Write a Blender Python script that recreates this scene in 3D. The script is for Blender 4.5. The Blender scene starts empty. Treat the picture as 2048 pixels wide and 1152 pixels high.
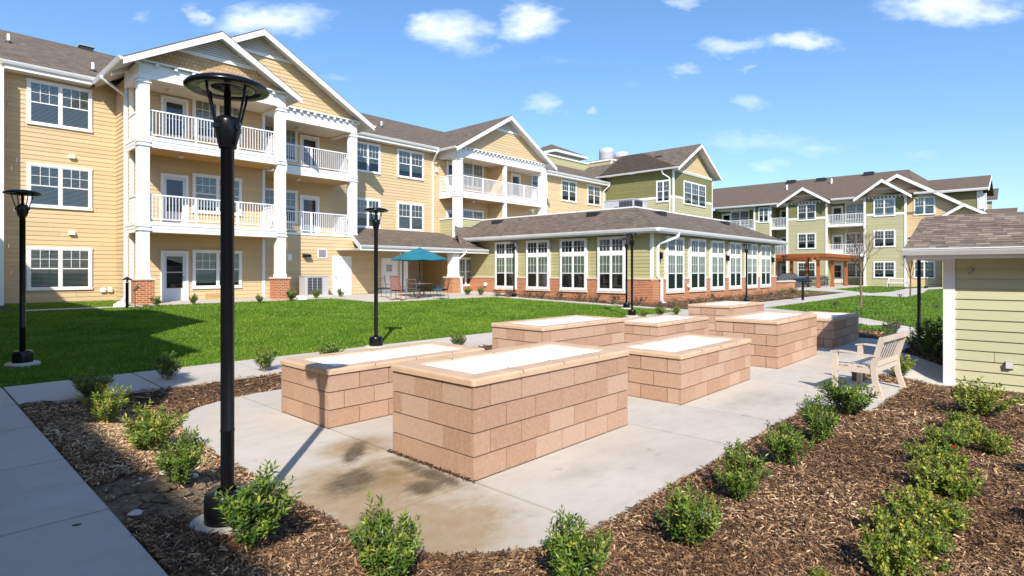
import bpy, math, random
import numpy as np
from mathutils import Matrix, Vector

R = math.radians
scene = bpy.context.scene
col = scene.collection
random.seed(7)

# ------------------------------------------------------------------ camera
# X runs along the facades, Y away from the raised planters towards the tan wing
FPX, CX, HY, CAMH = 1142.0, 1024.0, 541.0, 1.8        # focal length, centre and horizon in photo pixels
TH = math.atan2(1061, 1142)
FW = (math.cos(TH), math.sin(TH))
RT = (math.sin(TH), -math.cos(TH))
cam = bpy.data.cameras.new('camera')
cam.sensor_width = 36.0
cam.lens = 36.0 * FPX / 2048
cam.shift_y = -(576 - HY) / 2048
cam.clip_start = 0.05
cam.clip_end = 3000
camo = bpy.data.objects.new('camera', cam)
col.objects.link(camo)
camo.location = (0, 0, CAMH)
camo.rotation_euler = (R(90), 0, TH - R(90))
scene.camera = camo
scene.view_settings.view_transform = 'Standard'
scene.view_settings.look = 'None'
scene.view_settings.exposure = 0.43
scene.view_settings.gamma = 1
scene.render.use_motion_blur = False
scene.cycles.max_bounces = 7
scene.cycles.transparent_max_bounces = 12
scene.cycles.sample_clamp_indirect = 6

# ------------------------------------------------------------------ light
SUN_AZ, SUN_EL = R(49.0), R(38.0)                     # direction the light travels, height of the sun
sl = bpy.data.lights.new('sun', 'SUN')
sl.energy = 4.75
sl.angle = R(0.53)
sl.color = (1.0, 0.945, 0.85)
so = bpy.data.objects.new('sun', sl)
col.objects.link(so)
dvec = Vector((math.cos(SUN_AZ) * math.cos(SUN_EL), math.sin(SUN_AZ) * math.cos(SUN_EL), -math.sin(SUN_EL)))
so.rotation_euler = dvec.to_track_quat('-Z', 'Y').to_euler()
so.location = (0, 0, 40)

# ------------------------------------------------------------------ sky with clouds
world = bpy.data.worlds.new('World')
scene.world = world
world.use_nodes = True
nt = world.node_tree
N, L = nt.nodes, nt.links
N.clear()
out = N.new('ShaderNodeOutputWorld')
bg = N.new('ShaderNodeBackground')
sky = N.new('ShaderNodeTexSky')
sky.sky_type = 'NISHITA'
sky.sun_disc = False
sky.sun_elevation = SUN_EL
sx, sy = -math.cos(SUN_AZ), -math.sin(SUN_AZ)         # towards the sun
sky.sun_rotation = math.atan2(sx, sy)
sky.air_density = 1.0
sky.dust_density = 0.6
sky.ozone_density = 3.0
bg.inputs['Strength'].default_value = 0.13
L.new(bg.outputs[0], out.inputs[0])
tc = N.new('ShaderNodeTexCoord')


def wmath(op, a, b=None, c=None, clamp=False):
    n = N.new('ShaderNodeMath')
    n.operation = op
    n.use_clamp = clamp
    for i, v in enumerate((a, b, c)):
        if v is None:
            continue
        if isinstance(v, (int, float)):
            n.inputs[i].default_value = v
        else:
            L.new(v, n.inputs[i])
    return n.outputs[0]


def wdot(vec):
    n = N.new('ShaderNodeVectorMath')
    n.operation = 'DOT_PRODUCT'
    L.new(tc.outputs['Generated'], n.inputs[0])
    n.inputs[1].default_value = vec
    return n.outputs['Value']


fwd = wdot((FW[0], FW[1], 0))
rgt = wdot((RT[0], RT[1], 0))
upz = wdot((0, 0, 1))
fpos = wmath('MAXIMUM', fwd, 0.02)
ca = wmath('DIVIDE', rgt, fpos)
cb = wmath('DIVIDE', upz, fpos)
comb = N.new('ShaderNodeCombineXYZ')
L.new(ca, comb.inputs[0])
L.new(cb, comb.inputs[1])
nz = N.new('ShaderNodeTexNoise')
nz.inputs['Scale'].default_value = 9
nz.inputs['Detail'].default_value = 7
nz.inputs['Roughness'].default_value = 0.62
mp = N.new('ShaderNodeMapping')
mp.inputs['Scale'].default_value = (1.0, 2.1, 1.0)
L.new(comb.outputs[0], mp.inputs[0])
L.new(mp.outputs[0], nz.inputs['Vector'])
nz2 = N.new('ShaderNodeTexNoise')
nz2.inputs['Scale'].default_value = 30
nz2.inputs['Detail'].default_value = 5
L.new(mp.outputs[0], nz2.inputs['Vector'])
nmix = wmath('ADD', wmath('MULTIPLY', nz.outputs['Fac'], 0.75), wmath('MULTIPLY', nz2.outputs['Fac'], 0.25))
# (x, y, half width, half height, strength) of each cloud in photo pixels, turned into directions
wn1 = N.new('ShaderNodeTexNoise')
wn1.inputs['Scale'].default_value = 11
wn1.inputs['Detail'].default_value = 6
wn1.inputs['Roughness'].default_value = 0.65
L.new(mp.outputs[0], wn1.inputs['Vector'])
sepw = N.new('ShaderNodeSeparateColor')
L.new(wn1.outputs['Color'], sepw.inputs[0])
wa = wmath('ADD', ca, wmath('MULTIPLY', wmath('SUBTRACT', sepw.outputs[0], 0.5), 0.13))
wb = wmath('ADD', cb, wmath('MULTIPLY', wmath('SUBTRACT', sepw.outputs[1], 0.5), 0.055))
CLOUDS = [(545, 42, 150, 42, 1.0), (388, 30, 40, 26, .95), (905, 62, 105, 58, 1.05), (860, 40, 60, 26, .9), (1052, 42, 85, 46, 1.05),
          (1600, 84, 100, 26, 1.0), (1455, 92, 90, 22, .85), (1900, 16, 190, 40, 1.1), (1370, 6, 55, 16, .9),
          (1082, 213, 50, 28, .85), (1178, 219, 26, 14, .78), (1487, 211, 56, 22, .76), (1540, 283, 190, 30, .72),
          (1545, 331, 60, 24, .76), (1370, 140, 58, 18, .82), (1492, 136, 34, 14, .8), (1640, 296, 120, 24, .68),
          (1840, 305, 70, 26, .68), (650, 150, 80, 18, .62), (1250, 170, 60, 16, .62), (290, 35, 30, 24, .74), (1120, 122, 60, 16, .6)]
tot = None
for (x, y, w, h, s) in CLOUDS:
    dx = wmath('MULTIPLY', wmath('SUBTRACT', wa, (x - CX) / FPX), FPX / w)
    dy = wmath('MULTIPLY', wmath('SUBTRACT', wb, (HY - y) / FPX), FPX / h)
    r2 = wmath('ADD', wmath('MULTIPLY', dx, dx), wmath('MULTIPLY', dy, dy))
    m = wmath('MULTIPLY', wmath('SUBTRACT', 1.0, wmath('MULTIPLY', r2, 0.6), clamp=True), s)
    tot = m if tot is None else wmath('MAXIMUM', tot, m)
dens = wmath('MULTIPLY', wmath('SUBTRACT', wmath('ADD', wmath('MULTIPLY', tot, 0.62), nmix), 0.80), 2.3, clamp=True)
dens = wmath('MULTIPLY', dens, wmath('GREATER_THAN', fwd, 0.02))
dens = wmath('MULTIPLY', wmath('MULTIPLY', dens, wmath('ADD', -0.25, wmath('MULTIPLY', tot, 1.25)), clamp=True), 0.95)
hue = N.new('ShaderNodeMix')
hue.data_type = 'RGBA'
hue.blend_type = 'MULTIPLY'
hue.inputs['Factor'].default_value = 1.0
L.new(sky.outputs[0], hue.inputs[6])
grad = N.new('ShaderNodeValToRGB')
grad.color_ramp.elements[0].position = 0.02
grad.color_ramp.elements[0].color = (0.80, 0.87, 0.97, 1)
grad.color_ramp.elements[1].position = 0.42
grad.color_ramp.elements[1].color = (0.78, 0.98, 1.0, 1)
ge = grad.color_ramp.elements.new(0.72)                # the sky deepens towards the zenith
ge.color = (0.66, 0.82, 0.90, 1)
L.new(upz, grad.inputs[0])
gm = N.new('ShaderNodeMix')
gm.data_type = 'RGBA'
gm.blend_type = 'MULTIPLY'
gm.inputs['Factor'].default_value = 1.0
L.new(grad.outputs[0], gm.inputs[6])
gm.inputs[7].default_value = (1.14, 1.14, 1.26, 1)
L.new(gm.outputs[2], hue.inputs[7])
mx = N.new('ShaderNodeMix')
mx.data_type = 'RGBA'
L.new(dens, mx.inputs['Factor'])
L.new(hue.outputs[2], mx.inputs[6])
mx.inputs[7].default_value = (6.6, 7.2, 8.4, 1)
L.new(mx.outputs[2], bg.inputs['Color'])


# ------------------------------------------------------------------ photo pixel <-> world
def ray(px):
    u = (px - CX) / FPX
    return FW[0] + u * RT[0], FW[1] + u * RT[1]


def on_y(px, py, Y):
    a = ray(px)
    d = Y / a[1]
    return a[0] * d, CAMH + (HY - py) * d / FPX


def on_x(px, py, X):
    a = ray(px)
    d = X / a[0]
    return a[1] * d, CAMH + (HY - py) * d / FPX


def at_d(px, py, d):
    a = ray(px)
    return a[0] * d, a[1] * d, CAMH + (HY - py) * d / FPX


def ss(t):
    t = min(1.0, max(0.0, t))
    return t * t * (3 - 2 * t)


def zg(x, y):
    """height of the grounds: a low patio, a berm round it, a slope up to the buildings"""
    a = ss((2.1 - x) / 1.0)
    b = ss((y - 8.5) / 0.6)
    c = ss((y + 2) / 11.0) * 1.0
    t = ss((x - 17) / 4.0)
    s = b * (1 - t) + c * t
    z = 0.18 * max(a, s)
    z += 0.022 * min(15.0, max(0.0, y - 11)) * (1 - 0.75 * ss((x - 28) / 25.0))
    return z - 0.25 * ss((x - 10.6) / 1.6) * ss((2.3 + 1.3 * ss((x - 16.8) / .9) - y) / 1.0) * (1 - ss((x - 19) / 6))


def ground_at(px, py):
    z = 0.1
    for _ in range(12):
        a = ray(px)
        d = (CAMH - z) * FPX / (py - HY)
        x, y = a[0] * d, a[1] * d
        z = 0.5 * z + 0.5 * zg(x, y)
    return x, y, zg(x, y), d


# ------------------------------------------------------------------ materials
MATS = {}


class NT:
    def __init__(self, name):
        self.m = bpy.data.materials.new(name)
        self.m.use_nodes = True
        self.t = self.m.node_tree
        self.b = self.t.nodes['Principled BSDF']
        self.o = self.t.nodes['Material Output']

    def n(self, kind, **kw):
        nd = self.t.nodes.new('ShaderNode' + kind)
        for k, v in kw.items():
            setattr(nd, k, v)
        return nd

    def l(self, a, b):
        self.t.links.new(a, b)

    def math(self, op, a, b=None, clamp=False):
        nd = self.n('Math', operation=op, use_clamp=clamp)
        for i, v in enumerate((a, b)):
            if v is None:
                continue
            if isinstance(v, (int, float)):
                nd.inputs[i].default_value = v
            else:
                self.l(v, nd.inputs[i])
        return nd.outputs[0]

    def noise(self, scale, detail=4, rough=0.55, vec=None, stretch=None):
        nd = self.n('TexNoise')
        nd.inputs['Scale'].default_value = scale
        nd.inputs['Detail'].default_value = detail
        nd.inputs['Roughness'].default_value = rough
        if vec is None:
            c = self.n('TexCoord')
            vec = c.outputs['Object']
        if stretch:
            mpn = self.n('Mapping')
            mpn.inputs['Scale'].default_value = stretch
            self.l(vec, mpn.inputs[0])
            vec = mpn.outputs[0]
        self.l(vec, nd.inputs['Vector'])
        return nd.outputs['Fac']

    def ramp(self, fac, stops):
        nd = self.n('ValToRGB')
        e = nd.color_ramp.elements
        while len(e) < len(stops):
            e.new(0.5)
        for i, (p, c) in enumerate(stops):
            e[i].position = p
            e[i].color = (*c, 1)
        self.l(fac, nd.inputs[0])
        return nd.outputs[0]

    def mix(self, fac, a, b, blend='MIX'):
        nd = self.n('Mix', data_type='RGBA', blend_type=blend)
        for i, v in ((0, fac), (6, a), (7, b)):
            if isinstance(v, (int, float)):
                nd.inputs[i].default_value = v
            elif isinstance(v, tuple):
                nd.inputs[i].default_value = (*v, 1)
            else:
                self.l(v, nd.inputs[i])
        return nd.outputs[2]

    def tone(self):
        a = self.n('Attribute', attribute_name='tone')
        return a.outputs['Fac']

    def bump(self, h, strength=0.3, dist=0.01):
        b = self.n('Bump')
        b.inputs['Strength'].default_value = strength
        b.inputs['Distance'].default_value = dist
        self.l(h, b.inputs['Height'])
        self.l(b.outputs[0], self.b.inputs['Normal'])

    def col(self, c):
        if isinstance(c, tuple):
            self.b.inputs['Base Color'].default_value = (*c, 1)
        else:
            self.l(c, self.b.inputs['Base Color'])

    def rough(self, r):
        if isinstance(r, (int, float)):
            self.b.inputs['Roughness'].default_value = r
        else:
            self.l(r, self.b.inputs['Roughness'])


def sc3(c, k):
    return tuple(min(1, x * k) for x in c)


def simple(name, c, rough=0.5, metal=0.0, var=0.12, scale=3.0, bump=0.0, bscale=60, spec=0.5):
    m = NT(name)
    if var:
        f = m.noise(scale)
        m.col(m.ramp(f, [(0.3, sc3(c, 1 - var)), (0.7, sc3(c, 1 + var * 0.6))]))
    else:
        m.col(c)
    m.rough(rough)
    m.b.inputs['Metallic'].default_value = metal
    m.b.inputs['Specular IOR Level'].default_value = spec
    if bump:
        m.bump(m.noise(bscale, 3), bump, 0.004)
    MATS[name] = m.m
    return m.m


def siding_mat(name, c):
    m = NT(name)
    f = m.noise(0.6, 4)
    g = m.noise(9, 3, stretch=(1, 1, 6))
    base = m.mix(m.tone(), sc3(c, 0.91), sc3(c, 1.06))
    c2 = m.mix(m.math('MULTIPLY', f, 0.30), base, sc3(c, 0.80))
    c3 = m.mix(m.math('MULTIPLY', g, 0.14), c2, sc3(c, 1.25))
    m.col(c3)
    m.rough(0.62)
    m.b.inputs['Specular IOR Level'].default_value = 0.3
    m.bump(m.noise(28, 3, stretch=(1, 1, 8)), 0.15, 0.004)
    MATS[name] = m.m


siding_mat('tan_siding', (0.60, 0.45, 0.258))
siding_mat('shade_tan_siding', (0.60, 0.38, 0.16))  # copy of the tan siding, shade of undersides and recesses put into its colour
siding_mat('sage_siding', (0.42, 0.378, 0.19))
siding_mat('light_sage_siding', (0.44, 0.41, 0.235))
siding_mat('dark_sage_siding', (0.19, 0.185, 0.07))
siding_mat('shed_siding', (0.53, 0.505, 0.315))
simple('white_trim', (0.80, 0.79, 0.77), 0.5, var=0.05, scale=1.2)
simple('gutter_white', (0.80, 0.80, 0.80), 0.32, var=0.04)
simple('soffit_white', (0.70, 0.69, 0.66), 0.6, var=0.05)
simple('black_metal', (0.006, 0.006, 0.008), 0.25, 0.0, var=0.2, scale=12, spec=0.35)
simple('lamp_inner', (0.42, 0.44, 0.26), 0.35, 0.3, var=0.2)
simple('dark_room', (0.018, 0.02, 0.022), 0.9, var=0)
simple('blind_white', (0.78, 0.78, 0.74), 0.6, var=0.05)
simple('door_paint', (0.62, 0.65, 0.70), 0.4, var=0.04)
simple('white_paint', (0.84, 0.84, 0.84), 0.4, var=0.03)
simple('steel_grey', (0.42, 0.42, 0.44), 0.4, 0.4, var=0.1)
simple('unit_beige', (0.50, 0.49, 0.50), 0.5, 0.1, var=0.06)
simple('unit_dark', (0.05, 0.05, 0.055), 0.5, 0.2, var=0.1)
simple('planter_cover', (0.93, 0.93, 0.95), 0.8, var=0.02, scale=4, bump=0.1, bscale=20)
simple('cap_stone', (0.60, 0.41, 0.27), 0.8, var=0.14, scale=4, bump=0.5, bscale=110)
simple('wall_cap', (0.66, 0.58, 0.46), 0.8, var=0.12, scale=4, bump=0.3, bscale=90)
simple('mortar', (0.24, 0.13, 0.075), 0.9, var=0.1)
simple('teal_cloth', (0.010, 0.15, 0.20), 0.8, var=0.1, scale=2)
simple('blue_cushion', (0.02, 0.13, 0.20), 0.85, var=0.15)
simple('bronze_metal', (0.22, 0.17, 0.12), 0.45, 0.5, var=0.15)
simple('rocker_wood', (0.33, 0.13, 0.085), 0.6, var=0.2, scale=14)
simple('bench_paint', (0.62, 0.52, 0.43), 0.5, var=0.08, scale=6, bump=0.1, bscale=30)
simple('pale_metal', (0.66, 0.62, 0.55), 0.5, var=0.05)
simple('lamp_glow', (0.75, 0.73, 0.66), 0.4, var=0)
simple('roof_box', (0.02, 0.02, 0.02), 0.6, var=0.1)
simple('stone', (0.60, 0.57, 0.52), 0.85, var=0.25, scale=20, bump=0.6, bscale=60)
simple('bark', (0.20, 0.13, 0.085), 0.85, var=0.3, scale=20, bump=0.6, bscale=70)
simple('twig_bark', (0.17, 0.11, 0.075), 0.8, var=0.3, scale=20)
simple('stem_wood', (0.33, 0.25, 0.15), 0.8, var=0.3, scale=30)
simple('petal_red', (0.55, 0.02, 0.03), 0.5, var=0.2)
simple('cedar', (0.38, 0.115, 0.032), 0.55, var=0.3, scale=5)
simple('louver_grey', (0.33, 0.32, 0.33), 0.5, var=0.1)


def brick_like(name, c1, c2, cm, bw, rh, ms, rough=0.85):
    """bricks laid by position on upright walls: along the wall and up"""
    m = NT(name)
    tcn = m.n('TexCoord')
    sep = m.n('SeparateXYZ')
    m.l(tcn.outputs['Object'], sep.inputs[0])
    geo = m.n('NewGeometry')
    sn = m.n('SeparateXYZ')
    m.l(geo.outputs['Normal'], sn.inputs[0])
    isx = m.math('GREATER_THAN', m.math('ABSOLUTE', sn.outputs[0]), 0.7)
    s = m.math('ADD', m.math('MULTIPLY', sep.outputs[1], isx),
               m.math('MULTIPLY', sep.outputs[0], m.math('SUBTRACT', 1.0, isx)))
    cb_ = m.n('CombineXYZ')
    m.l(s, cb_.inputs[0])
    m.l(sep.outputs[2], cb_.inputs[1])
    bt = m.n('TexBrick')
    bt.inputs['Scale'].default_value = 1
    bt.inputs['Brick Width'].default_value = bw
    bt.inputs['Row Height'].default_value = rh
    bt.inputs['Mortar Size'].default_value = ms
    bt.inputs['Color1'].default_value = (*c1, 1)
    bt.inputs['Color2'].default_value = (*c2, 1)
    bt.inputs['Mortar'].default_value = (*cm, 1)
    m.l(cb_.outputs[0], bt.inputs['Vector'])
    f = m.noise(14, 4)
    c = m.mix(m.math('MULTIPLY', f, 0.35), bt.outputs['Color'], sc3(c1, 0.75))
    m.col(c)
    m.rough(rough)
    m.bump(m.math('SUBTRACT', 1.0, bt.outputs['Fac']), 0.6, 0.006)
    MATS[name] = m.m


brick_like('brick', (0.46, 0.135, 0.05), (0.27, 0.068, 0.028), (0.66, 0.42, 0.25), 0.215, 0.078, 0.012)
brick_like('shake_siding', (0.58, 0.40, 0.22), (0.48, 0.31, 0.15), (0.16, 0.10, 0.05), 0.16, 0.17, 0.008)


def shingle_mat(name, c, k=0.72, bw=0.30, rh=0.143):
    m = NT(name)
    uv = m.n('UVMap')
    bt = m.n('TexBrick')
    bt.offset = 0.37
    bt.inputs['Scale'].default_value = 1
    bt.inputs['Brick Width'].default_value = bw
    bt.inputs['Row Height'].default_value = rh
    bt.inputs['Mortar Size'].default_value = 0.0075
    bt.inputs['Mortar Smooth'].default_value = 0.4
    bt.inputs['Bias'].default_value = 0.0
    bt.inputs['Color1'].default_value = (*sc3(c, 1 - k), 1)
    bt.inputs['Color2'].default_value = (*sc3(c, 1 + k), 1)
    bt.inputs['Mortar'].default_value = (*sc3(c, 0.42), 1)
    m.l(uv.outputs[0], bt.inputs['Vector'])
    f = m.noise(1.3, 4)
    g = m.noise(4.0, 7, 0.85)
    a = m.mix(m.math('MULTIPLY', f, 0.45), bt.outputs['Color'], sc3(c, 0.78))
    b = m.mix(m.math('MULTIPLY', m.math('SUBTRACT', g, 0.42, clamp=True), 3.2, clamp=True), sc3(c, 0.5), a)
    b = m.mix(0.8, a, m.mix(1.0, b, (1.42, 1.4, 1.36), 'MULTIPLY'))
    m.col(b)
    m.rough(0.9)
    m.bump(m.math('SUBTRACT', 1.0, bt.outputs['Fac']), 0.7, 0.008)
    MATS[name] = m.m


shingle_mat('shingles', (0.152, 0.115, 0.085))
shingle_mat('far_shingles', (0.150, 0.108, 0.078), 0.25)

m = NT('tab_shingle')                                   # the shed roof, one tone per modelled tab
g = m.noise(120, 2)
a = m.ramp(m.tone(), [(0.0, (0.07, 0.048, 0.036)), (0.5, (0.19, 0.14, 0.105)), (1.0, (0.38, 0.31, 0.25))])
m.col(m.mix(m.math('MULTIPLY', g, 0.4), a, (0.33, 0.27, 0.22)))
m.rough(0.95)
m.bump(g, 0.5, 0.004)
MATS['tab_shingle'] = m.m

m = NT('block_face')                                    # split concrete block
g = m.noise(75, 5, 0.8)
h = m.noise(3, 5)
a = m.ramp(m.tone(), [(0.0, (0.43, 0.25, 0.16)), (0.5, (0.51, 0.315, 0.21)), (1.0, (0.58, 0.40, 0.295))])
b = m.mix(m.math('MULTIPLY', h, 0.35), a, (0.46, 0.245, 0.13))
md = m.noise(24, 4, 0.7)
b = m.mix(m.math('MULTIPLY', m.math('SUBTRACT', md, 0.40, clamp=True), 1.2, clamp=True), b, (0.68, 0.50, 0.39))
b = m.mix(m.math('MULTIPLY', m.math('SUBTRACT', m.noise(33, 4, 0.7), 0.50, clamp=True), 1.4, clamp=True), b, (0.33, 0.19, 0.12))
m.col(m.mix(m.math('MULTIPLY', m.math('GREATER_THAN', g, 0.60), 0.35), b, (0.28, 0.17, 0.11)))
m.rough(0.9)
m.bump(g, 1.0, 0.012)
MATS['block_face'] = m.m

m = NT('concrete')
big = m.noise(0.55, 5, 0.6)
mid = m.noise(3.2, 5, 0.6, stretch=(1, 2.2, 1))
fine = m.noise(55, 4, 0.6)
a = m.ramp(big, [(0.3, (0.46, 0.405, 0.345)), (0.65, (0.55, 0.50, 0.435))])
b = m.mix(m.math('MULTIPLY', m.math('SUBTRACT', mid, 0.45, clamp=True), 1.3), a, (0.36, 0.32, 0.27))
c = m.mix(m.math('MULTIPLY', m.math('SUBTRACT', fine, 0.5, clamp=True), 0.9), b, (0.62, 0.57, 0.50))
tcn = m.n('TexCoord')


def blob(cx, cy, rx, ry, rot=0.0):
    mpn = m.n('Mapping')
    mpn.vector_type = 'TEXTURE'
    mpn.inputs['Location'].default_value = (cx, cy, 0)
    mpn.inputs['Rotation'].default_value = (0, 0, rot)
    mpn.inputs['Scale'].default_value = (rx, ry, 100)
    m.l(tcn.outputs['Object'], mpn.inputs[0])
    ln = m.n('VectorMath', operation='LENGTH')
    m.l(mpn.outputs[0], ln.inputs[0])
    return m.math('SUBTRACT', 1.0, ln.outputs['Value'], clamp=True)


wn = m.noise(3.0, 8, 0.72, stretch=(1.0, 1.5, 1))
wob = m.math('MULTIPLY', m.math('SUBTRACT', wn, 0.5), 1.9)


def stain(prev, blobs, colr, k, bias=0.0):
    t = None
    for q in blobs:
        v = blob(*q)
        t = v if t is None else m.math('MAXIMUM', t, v)
    fct = m.math('MULTIPLY', m.math('MULTIPLY', m.math('ADD', t, m.math('ADD', wob, bias)), m.math('GREATER_THAN', t, 0.001)), k, clamp=True)
    fct = m.math('MULTIPLY', m.math('MULTIPLY', fct, m.math('MULTIPLY', t, 2.2, clamp=True)), m.math('ADD', 0.45, m.math('MULTIPLY', m.noise(7, 6, 0.75), 0.8)))
    return m.mix(fct, prev, colr)


c = m.mix(m.math('MULTIPLY', m.tone(), 0.16), c, (0.70, 0.62, 0.52))
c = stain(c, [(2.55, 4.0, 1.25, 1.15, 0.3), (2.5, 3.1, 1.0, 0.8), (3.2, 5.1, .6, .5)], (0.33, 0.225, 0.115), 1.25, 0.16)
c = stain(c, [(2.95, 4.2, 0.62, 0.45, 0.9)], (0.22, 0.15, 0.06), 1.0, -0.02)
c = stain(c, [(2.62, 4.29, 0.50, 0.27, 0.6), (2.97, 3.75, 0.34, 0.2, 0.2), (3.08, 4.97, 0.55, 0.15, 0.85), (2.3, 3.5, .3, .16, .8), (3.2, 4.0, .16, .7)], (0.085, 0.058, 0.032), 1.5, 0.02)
c = stain(c, [(5.5, 4.95, 0.5, 0.25), (8.0, 3.0, 1.5, 0.4), (4.2, 3.0, 0.5, 0.25), (8.3, 2.7, 0.8, 0.3), (0.2, 5.5, 0.8, 1.6), (0.3, 7.6, .9, .5)], (0.35, 0.31, 0.255), .8, -0.1)
sp = m.noise(2.3, 7, 0.8)
c = m.mix(m.math('MULTIPLY', m.math('SUBTRACT', sp, 0.60, clamp=True), 6.0, clamp=True), c, (0.24, 0.21, 0.175))
sp2 = m.noise(13, 3, 0.6)
c = m.mix(m.math('MULTIPLY', m.math('SUBTRACT', sp2, 0.70, clamp=True), 8.0, clamp=True), c, (0.20, 0.175, 0.145))
m.col(c)
m.rough(0.88)
m.bump(m.math('ADD', fine, mid), 0.25, 0.004)
MATS['concrete'] = m.m

m = NT('joint_dirt')
m.col((0.09, 0.075, 0.055))
m.rough(1.0)
MATS['joint_dirt'] = m.m

m = NT('mulch_soil')
f = m.noise(26, 5, 0.7)
gg = m.noise(1.0, 3)
a = m.ramp(f, [(0.3, (0.035, 0.018, 0.010)), (0.55, (0.12, 0.065, 0.035)), (0.75, (0.25, 0.15, 0.09))])
tcn = m.n('TexCoord')
t1 = m.math('MULTIPLY', blob(1.45, 4.75, 0.8, 0.75), 3.0, clamp=True)
t2 = m.math('MULTIPLY', m.math('ADD', t1, m.math('MULTIPLY', m.math('SUBTRACT', gg, .5), 1.5)), m.math('GREATER_THAN', t1, 0.01), clamp=True)
soil = m.ramp(m.noise(9, 6, 0.7), [(0.3, (0.18, 0.12, 0.07)), (0.7, (0.36, 0.27, 0.17))])
m.col(m.mix(t2, a, soil))
m.rough(1.0)
m.bump(m.math('ADD', f, m.noise(8, 4)), 1.0, 0.05)
MATS['mulch_soil'] = m.m

m = NT('mulch_chip')
f = m.noise(40, 3)
a = m.ramp(m.tone(), [(0.0, (0.022, 0.010, 0.005)), (0.36, (0.095, 0.045, 0.020)), (0.60, (0.25, 0.132, 0.062)), (0.82, (0.50, 0.31, 0.16)), (1.0, (0.80, 0.58, 0.34))])
m.col(m.mix(m.math('MULTIPLY', f, 0.3), a, (0.10, 0.055, 0.03)))
m.rough(0.9)
MATS['mulch_chip'] = m.m

m = NT('turf')
f = m.noise(7, 5, 0.7)
m.col(m.ramp(f, [(0.3, (0.020, 0.050, 0.010)), (0.7, (0.05, 0.11, 0.018))]))
m.rough(1.0)
m.bump(m.noise(60, 4), 1.0, 0.04)
MATS['turf'] = m.m

m = NT('grass_blade')
big = m.noise(0.45, 6, 0.7)
a = m.ramp(m.tone(), [(0.0, (0.035, 0.095, 0.007)), (0.6, (0.145, 0.285, 0.020)), (0.93, (0.31, 0.44, 0.055)), (1.0, (0.55, 0.50, 0.16))])
a = m.mix(m.math('MULTIPLY', m.math('SUBTRACT', big, 0.42, clamp=True), 2.2, clamp=True), a, (0.24, 0.34, 0.035))
m.col(a)
m.rough(0.5)
m.b.inputs['Specular IOR Level'].default_value = 0.25
tr = m.n('BsdfTranslucent')
m.l(a, tr.inputs[0])
ms_ = m.n('MixShader')
ms_.inputs[0].default_value = 0.3
m.l(m.b.outputs[0], ms_.inputs[1])
m.l(tr.outputs[0], ms_.inputs[2])
m.l(ms_.outputs[0], m.o.inputs[0])
MATS['grass_blade'] = m.m


def leaf_mat(name, stops, trans=0.25, rough=0.38):
    m = NT(name)
    a = m.ramp(m.tone(), stops)
    m.col(a)
    m.rough(rough)
    m.b.inputs['Specular IOR Level'].default_value = 0.35
    t_ = m.n('BsdfTranslucent')
    m.l(a, t_.inputs[0])
    x = m.n('MixShader')
    x.inputs[0].default_value = trans
    m.l(m.b.outputs[0], x.inputs[1])
    m.l(t_.outputs[0], x.inputs[2])
    m.l(x.outputs[0], m.o.inputs[0])
    MATS[name] = m.m


leaf_mat('shrub_leaf', [(0.0, (0.025, 0.06, 0.010)), (0.5, (0.085, 0.165, 0.022)), (0.85, (0.22, 0.31, 0.04)), (1.0, (0.45, 0.42, 0.07))])
leaf_mat('rose_leaf', [(0.0, (0.04, 0.085, 0.012)), (0.5, (0.12, 0.20, 0.025)), (0.8, (0.28, 0.34, 0.045)), (1.0, (0.55, 0.48, 0.08))])
leaf_mat('dark_leaf', [(0.0, (0.012, 0.018, 0.010)), (0.5, (0.035, 0.035, 0.020)), (0.85, (0.085, 0.035, 0.028)), (1.0, (0.11, 0.09, 0.03))])
leaf_mat('russet_leaf', [(0.0, (0.05, 0.03, 0.015)), (0.5, (0.16, 0.09, 0.04)), (0.85, (0.26, 0.17, 0.06)), (1.0, (0.40, 0.30, 0.12))])

m = NT('window_glass')
gl = m.n('BsdfGlossy')
gl.inputs['Roughness'].default_value = 0.015
gl.inputs['Color'].default_value = (0.95, 0.97, 1, 1)
tp = m.n('BsdfTransparent')
tp.inputs[0].default_value = (0.80, 0.86, 0.84, 1)
fr_ = m.n('Fresnel')
fr_.inputs[0].default_value = 1.55
x = m.n('MixShader')
m.l(m.math('ADD', m.math('MULTIPLY', fr_.outputs[0], 0.85), 0.03, clamp=True), x.inputs[0])
m.l(tp.outputs[0], x.inputs[1])
m.l(gl.outputs[0], x.inputs[2])
m.l(x.outputs[0], m.o.inputs[0])
MATS['window_glass'] = m.m


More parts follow.
